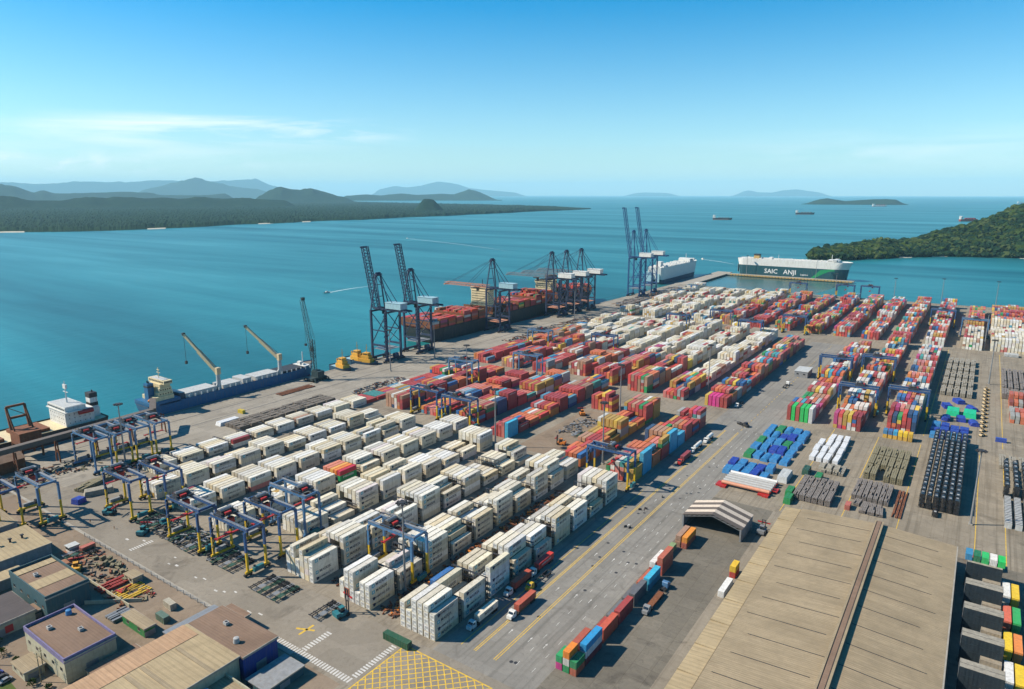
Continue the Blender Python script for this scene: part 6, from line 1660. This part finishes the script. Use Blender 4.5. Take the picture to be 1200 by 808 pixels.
# stepped container rows right of the warehouse, shade painted into their dark sides
mb = MB(); mb.box(-1.2, .05, 2.7, 1.2, 12.1, 2.73); tan_top0 = mb.mesh('roof', ['beigestack'])  # tan sheet keeps the tops looking sunlit above the darkened sides
shade_me = CM[(12, 'd')].copy(); shade_me.materials[0] = M['shade_painted_box']  # container copy with shade put into its colour
def SHADE_PAINT(on):
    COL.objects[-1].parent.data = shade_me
    if on: link('roof', tan_top0, COL.objects[-1].parent)
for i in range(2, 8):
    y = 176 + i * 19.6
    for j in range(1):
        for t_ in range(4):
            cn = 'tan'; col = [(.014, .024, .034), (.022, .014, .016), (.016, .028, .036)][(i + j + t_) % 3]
            solo_box('%s shade-darkened container, %s tier, of the %s stepped row behind the warehouse' % ('tan topped' if t_ == 3 else 'lower', ORD[t_], ORD[i - 2]), 9.4 + j * 12.4, y + 8, .012 + t_ * 2.705, col, cn, R(-90)); SHADE_PAINT(t_ == 3)
        solo_box('tan topped shade-darkened container at the back of the %s stepped row' % ORD[i - 2], 9.4 + j * 12.4, y + 10.6, .012 + 3 * 2.705, (.035, .06, .085), 'dark', R(-90)); SHADE_PAINT(True)
    for j, (dx, h_, c_, n_) in enumerate(((8, 2, (.30, .26, .20), 'beige'), (14, 1, (.30, .26, .20), 'pale brown'))):
        solo_box('%s lower container stepping down from the %s row behind the warehouse' % (n_, ORD[i - 2]), 7.4 + dx - 5.6, y + 5.2 - j * 2.8, .012, c_, n_, R(-90), 6) if h_ == 1 else [solo_box('%s step container, %s tier, before the %s row behind the warehouse' % (n_, ORD[q_], ORD[i - 2]), 7.4 + dx, y + 5.2, .012 + q_ * 2.705, c_, n_, R(-90), 6) for q_ in range(2)]
    ec = [((.66, .66, .64), 'white'), ((.72, .50, .03), 'yellow'), ((.60, .14, .08), 'coral'), ((.66, .66, .62), 'white')][i % 4]
    for k in range(2):
        c2 = ec if k == 0 else [((.72, .50, .03), 'yellow'), ((.70, .24, .06), 'orange'), ((.04, .36, .10), 'green'), ((.70, .48, .03), 'yellow')][i % 4]
        solo_box('%s container, %s of the pair closing the %s stepped row' % (c2[1], W3[k], ORD[i - 2]), 23.4 + k * 2.9, y - 2, .012, c2[0], c2[1], 0); solo_box('%s upper container, %s of the pair closing the %s stepped row' % (c2[1], W3[k], ORD[i - 2]), 23.4 + k * 2.9, y - 4, 2.717, c2[0], c2[1], 0)
for k, (c_, n_) in enumerate([((.50, .12, .08), 'red'), ((.04, .10, .24), 'navy'), ((.68, .67, .64), 'white'), ((.60, .60, .58), 'pale grey')]): solo_box('%s container closing the far side of the stepped rows' % n_, 12 + k * 3, 340, .012, c_, n_, 0, 6)
for k, (c_, n_) in enumerate([((.04, .22, .40), 'blue'), ((.02, .16, .07), 'dark green'), ((.03, .45, .12), 'vivid green'), ((.68, .66, .62), 'white'), ((.02, .48, .10), 'bright green')]): solo_box('%s container on top of the last stepped row' % n_, 9.8 + k * 2.8, 321.5, 10.84, c_, n_, 0, 6)

# heaps and clutter of the quay and yard corner
def heap(name, label, x, y, w_, d_, mats, n, seed, cat, h=1.6, stuff=False, lng=4):
    r = random.Random(seed); mb = MB()
    for i in range(n):
        a = r.uniform(0, math.pi); L = r.uniform(.5, lng); px, py = r.uniform(-w_ / 2, w_ / 2), r.uniform(-d_ / 2, d_ / 2); z = r.uniform(.15, h) * (1 - (abs(px) / w_ + abs(py) / d_) * .8)
        mb.beam((px - math.cos(a) * L / 2, py - math.sin(a) * L / 2, max(.1, z)), (px + math.cos(a) * L / 2, py + math.sin(a) * L / 2, max(.1, z + r.uniform(-.3, .3))), r.uniform(.25, .9), r.uniform(.2, .8), r.randrange(len(mats)))
    o = mb.build(name, mats, None, (x, y, .012))
    return kind(o, 'stuff', label)
heap('scrap_heap', 'dark scrap and mooring gear heaped on the quay past the white stacks', -404, 330, 10, 60, ['darkgreen', 'dark', 'tarpdeep', 'salmon'], 150, 1, 'scrap', 2)
heap('scrap_heap', 'rust red and dark gear lying by the quayside gantry cranes', -405, 196, 12, 46, ['rust', 'dark', 'red', 'teal'], 150, 2, 'scrap', 2)
heap('scrap_heap', 'dark cargo gear heaped between the quay cranes and the stacks', -412, 400, 14, 60, ['dark', 'bwall', 'rust', 'shipnavy'], 170, 3, 'scrap', 2.5)
heap('scrap_heap', 'loose dark gear under the three close quay cranes', -420, 700, 26, 190, ['dark', 'shipnavy', 'rust', 'steel'], 420, 4, 'scrap', 3, lng=8)
heap('scrap_heap', 'blue grey deck cargo strewn on the quay before the white car carrier', -428, 1030, 40, 230, ['shipnavy', 'steel', 'lightblue', 'rust', 'dark'], 600, 5, 'scrap', 4, lng=10)
heap('scrap_heap', 'rusted lashing gear lying along the aisle between first and second lanes', -174.8, 235, 9, 136, ['rust', 'orange', 'rust', 'dark'], 520, 6, 'scrap', 2.2, lng=3)
heap('scrap_heap', 'rusted lashing gear along the aisle between second and third lanes', -208, 240, 6, 140, ['rust', 'dark'], 220, 7, 'scrap', 1.6, lng=3)
heap('scrap_heap', 'rusty parts on the dirt yard by the teal warehouse', -300, 120, 38, 14, ['rust', 'dark', 'timber'], 120, 8, 'scrap', 1.4)
heap('scrap_heap', 'pallets and pipes on the dirt yard by the kerb', -270, 117, 16, 14, ['rust', 'timber', 'red'], 60, 9, 'scrap', 1.4)
heap('scrap_heap', 'dark frames and gear under the gantry cranes at the lane ends', -300, 158, 70, 14, ['dark', 'darkgreen', 'dark', 'bwall'], 260, 10, 'scrap', 1.8)
heap('scrap_heap', 'grey parts on the bare ground in the third lane', -222, 405, 14, 40, ['dark', 'steel', 'bwall'], 120, 12, 'scrap', 1.6)
heap('scrap_heap', 'rust red gear on the open paving beside the conveyor gallery', -436, 150, 24, 60, ['rust', 'dark', 'timber'], 200, 13, 'scrap', 1.8)
for i in range(7): bars('yellow painted rail bundle, %s of seven on the dirt yard' % ORD[i], -277.5 + i * 1.6, 113, .9, 12, .8, 'line_yellow', n=2, cat='rail bundle', group='rails on the dirt yard')
for i in range(3): bars('dark red pipe bundle, %s of three on the dirt yard' % ORD[i], -286 + i * 2.4, 111, 1.6, 14, 1.2, 'shipred', n=2, cat='pipe bundle', group='rails on the dirt yard')
for i in range(4): bars('grey frame bundle, %s of four by the green shelter' % ORD[i], -262 + i * 1.7, 104, 1.3, 8, .9, 'steel', n=2, cat='frame bundle', group='rails on the dirt yard')
for i in range(9):
    for j in range(4): bars('dark brown slab pile, %s rank and %s deep by the blue ship' % (ORD[j], ORD[i]), -425 + j * 4.6, 262 + i * 9.6, 3.9, 8.6, 2.6, 'slabpile', n=3, cat='slab pile', group='slab piles on the quay')
tarp('white sheeted heap at the end of the dark brown slab piles', -432, 268, 6, 16, 2.5, 'wrap', 0, 50)
for i in range(3): bars('long rust pipe bundle, %s of three at the edge of the quay by the ship' % ORD[i], -463 + i * 3, 332, 2, 34, .8, 'rust', n=3, cat='pipe bundle', group='pipe bundles on the quay')
for i in range(12):
    for j in range(2): bars('dark grey coil row, %s of twelve, %s rank under the tall blue cranes' % (ORD[i], ORD[j]), -433 + j * 9, 900 + i * 7.4, 7, 5.5, 2.6, 'greystack', n=4, cat='coil row', group='dark rows on the far quay')
bars('timber cargo stack lying on the near paving', -394, 152, 6, 22, 2.2, 'timber', R(20), 4, cat='timber stack')
tarp('long tan sheeted crate on the near paving', -384, 158, 6, 14, 3.0, 'beigestack', R(-20), 60); tarp('dark blue sheeted crate on the near paving', -380, 146, 5, 5, 2.8, 'tarpdeep', .3, 61)
# yard workers
def person(label, x, y, top, rz=0, stride=.25):
    import bmesh
    me = bpy.data.meshes.new('person'); bm = bmesh.new()
    J = dict(pelvis=(0, 0, .95), chest=(0, 0, 1.35), neck=(0, 0, 1.52), head=(0, 0, 1.64), crown=(0, 0, 1.74), kl=(-.12, stride * .5, .5), fl=(-.12, stride, .06), kr=(.12, -stride * .3, .5), fr=(.12, -stride, .06), tl=(-.12, stride + .16, .04), tr=(.12, -stride + .16, .04),
             sl=(-.2, 0, 1.42), el=(-.27, -.1, 1.15), hl=(-.27, .0, .9), sr=(.2, 0, 1.42), er=(.27, .1, 1.15), hr=(.27, .16, .92), pl=(-.1, 0, .9), pr=(.1, 0, .9))
    rad = dict(pelvis=.15, chest=.17, neck=.06, head=.1, crown=.07, kl=.065, fl=.05, kr=.065, fr=.05, tl=.04, tr=.04, sl=.07, el=.045, hl=.04, sr=.07, er=.045, hr=.04, pl=.1, pr=.1)
    sk = bm.verts.layers.skin.verify()
    vs = {k: bm.verts.new(v) for k, v in J.items()}
    for a, b_ in (('pelvis', 'chest'), ('chest', 'neck'), ('neck', 'head'), ('head', 'crown'), ('pelvis', 'pl'), ('pl', 'kl'), ('kl', 'fl'), ('fl', 'tl'), ('pelvis', 'pr'), ('pr', 'kr'), ('kr', 'fr'), ('fr', 'tr'), ('chest', 'sl'), ('sl', 'el'), ('el', 'hl'), ('chest', 'sr'), ('sr', 'er'), ('er', 'hr')): bm.edges.new((vs[a], vs[b_]))
    for k, v in vs.items(): v[sk].radius = (rad[k], rad[k]); v[sk].use_root = k == 'pelvis'
    bm.to_mesh(me); bm.free(); me.materials.append(M[top])
    o = link('person', me, None, (x, y, .012), rz); m_ = o.modifiers.new('skin', 'SKIN'); s_ = o.modifiers.new('smooth', 'SUBSURF'); s_.levels = 1; s_.render_levels = 1
    tag(o, label, 'person', 'yard workers on foot')
for i, (px, py, c_, lab) in enumerate([(72, 600, 'letter_navy', 'worker in dark clothes standing on the open paving beyond the tan sheds'), (106, 613, 'orange', 'worker in orange walking towards the teal forklift'), (134, 620, 'orange', 'worker in orange nearest the left gantry crane legs'), (755, 600, 'dark', 'worker in dark clothes standing in the truck road')]):
    x, y = cam_ground(px, py); person(lab, x, y, c_, i)
# cones and small road blocks in the truck road
for i, (px, py) in enumerate([(757, 597), (750, 598), (733, 618), (738, 619), (776, 583)]):
    x, y = cam_ground(px, py); mb = MB(); mb.prism([(-.9, -.3), (.9, -.3), (.9, .3), (-.9, .3)], 0, .25); mb.prism([(-.8, -.15), (.8, -.15), (.8, .15), (-.8, .15)], .25, 1.0)
    tag(mb.build('road_barrier', ['dark'], None, (x, y, .012), .5 * i), 'dark road barrier block, %s of five in the truck road' % ORD[i], 'road barrier', 'road barriers in the truck road')
sheet('shade_toned_paving', [(5.9, 150), (70, 150), (70, 345), (5.9, 345)], .004, 'oldslab')  # darker slab tone stands in for the shade between the stacks
# roof plant, tanks and yard bits of the near corner
def roof_unit(label, x, y, z, kind_):
    if kind_ == 0:
        t = thing('air_conditioner', label, 'air conditioner', (x, y, z), 0, 'roof plant'); mb = MB(); mb.box(-.9, -.7, .15, .9, .7, 1.2, 0); mb.box(-.8, -.6, 0, .8, .6, .15, 1); mb.build('casing', ['grille', 'dark'], t); mb = MB(); mb.tube((0, 0, 1.2), (0, 0, 1.3), .5, 12); mb.build('fan', ['dark'], t)
    else:
        t = thing('water_tank', label, 'water tank', (x, y, z), 0, 'roof plant'); mb = MB(); mb.tube((0, 0, .1), (0, 0, 1.8), 1.1, 14, 0, .95); mb.build('tank', ['tarpblue' if kind_ == 1 else 'grille'], t); mb = MB(); mb.tube((0, 0, 1.8), (0, 0, 1.95), .9, 14, 0, .3); mb.build('lid', ['tarpblue' if kind_ == 1 else 'grille'], t)
for i, (x, y, z, k_, lab) in enumerate([(-248, 90, 8.72, 0, 'grey air conditioner on the flat roof of the purple topped block, nearer the kerb'), (-258, 84, 8.72, 0, 'grey air conditioner on the purple topped roof, nearer the dark workshop'), (-262, 92, 8.72, 1, 'blue water tank on the purple topped roof'),
    (-208, 121, 9.2, 0, 'grey air conditioner on the brown tiled hall roof'), (-196, 117, 9.25, 2, 'grey water tank on the brown tiled hall roof'), (-300, 96, 9.3, 0, 'grey air conditioner on the teal warehouse roof'), (-186, 99, 5.2, 1, 'blue water tank on the low tan block at the edge')]): roof_unit(lab, x, y, z, k_)
for i, (x, y, rz, c_, cn) in enumerate([(-323, 122, .1, (.42, .12, .08), 'rust'), (-318, 105, .05, (.06, .16, .22), 'slate blue'), (-246, 122, 1.5, (.40, .36, .28), 'beige'), (-240, 116, 1.55, (.10, .16, .12), 'dark green')]):
    solo_box('%s short container on the dirt yard behind the kerb' % cn, x, y, .012, c_, cn, rz, 6)
for i in range(10): bars('pallet pile, %s of ten along the dirt yard wall' % ORD[i], -312 + i * 3.4, 122 + (i % 3) * 1.6, 1.6, 2.4, 1.2 + (i % 4) * .3, 'timber', .2 * i, 3, cat='pallet pile', group='pallet piles on the dirt yard')
# drain covers and worn patches in the roads
mb = MB()
for k in range(26):
    x, y = rnd.uniform(-131, -106), rnd.uniform(165, 470); mb.face([(x + .75 * math.cos(a * math.pi / 5), y + .75 * math.sin(a * math.pi / 5), .007) for a in range(10)])
kind(mb.build('drain_covers', ['dark']), 'structure')
shed('small rust brown roofed store beside the dark corrugated workshop', -313, 70, -306, 80, 3.4, 'bpale', 'roofbrown', None, .3)
shed('narrow tan roofed passage between the two long sheds', -364, 66, -359, 108, 4.2, 'bwall', 'rooftan', None, .2)
shed('low brown roofed annex against the light tan warehouse with roof bands', -232, 84, -222, 100, 3.8, 'bpale', 'roofbrown', None, .2)
shed('tiny white roofed kiosk on the dirt yard by the rust container', -331, 119, -327, 123, 2.8, 'white', 'hatch', None, .1)
shed('small tan roofed cabin by the yellow rails', -284, 122, -277, 126, 3.0, 'bpale', 'rooftan', None, .2)
t = thing('chain_fence', 'pale post and rail fence along the kerb of the dirt yard', 'fence', (0, 0, .012))
for i in range(22):
    mb = MB(); mb.box(-338 + i * 5, 130.1, 0, -337.8 + i * 5, 130.3, 2.0); mb.build('post', ['steel'], t)
mb = MB()
for z in (.6, 1.2, 1.9): mb.box(-338, 130.18, z, -232.8, 130.22, z + .06)
mb.build('rail', ['steel'], t)
def shrub(label, x, y, r_):
    t = thing('shrub', label, 'shrub', (x, y, .012), 0, 'shrubs by the parked cars'); q = random.Random(int(x * 7 + y)); mb = MB()
    for k in range(130):
        a, b_, d = q.uniform(0, 6.28), q.uniform(-.2, 1.4), r_ * q.uniform(.45, 1); c_ = Vector((math.cos(a) * math.cos(b_) * d, math.sin(a) * math.cos(b_) * d, .6 * r_ + math.sin(b_) * d)); s = q.uniform(.15, .35)
        u = Vector((q.uniform(-1, 1), q.uniform(-1, 1), q.uniform(-1, 1))).normalized() * s; v = u.cross(Vector((q.uniform(-1, 1), q.uniform(-1, 1), 1))).normalized() * s
        mb.face([c_ - u, c_ + v, c_ + u, c_ - v])
    mb.build('foliage', ['forest_broadleaf'], t); mb = MB(); mb.tube((0, 0, 0), (0, 0, r_ * .7), .1, 6); mb.build('stem', ['timber'], t)
for i, (x, y, r_) in enumerate([(-275, 71.5, 1.4), (-270, 72.5, 1.9), (-262, 74, 1.3), (-244, 72, 1.6), (-238, 74.5, 1.2), (-279, 74, 2.1)]): shrub('leafy shrub, %s of six between parked cars and workshop' % ORD[i], x, y, r_)
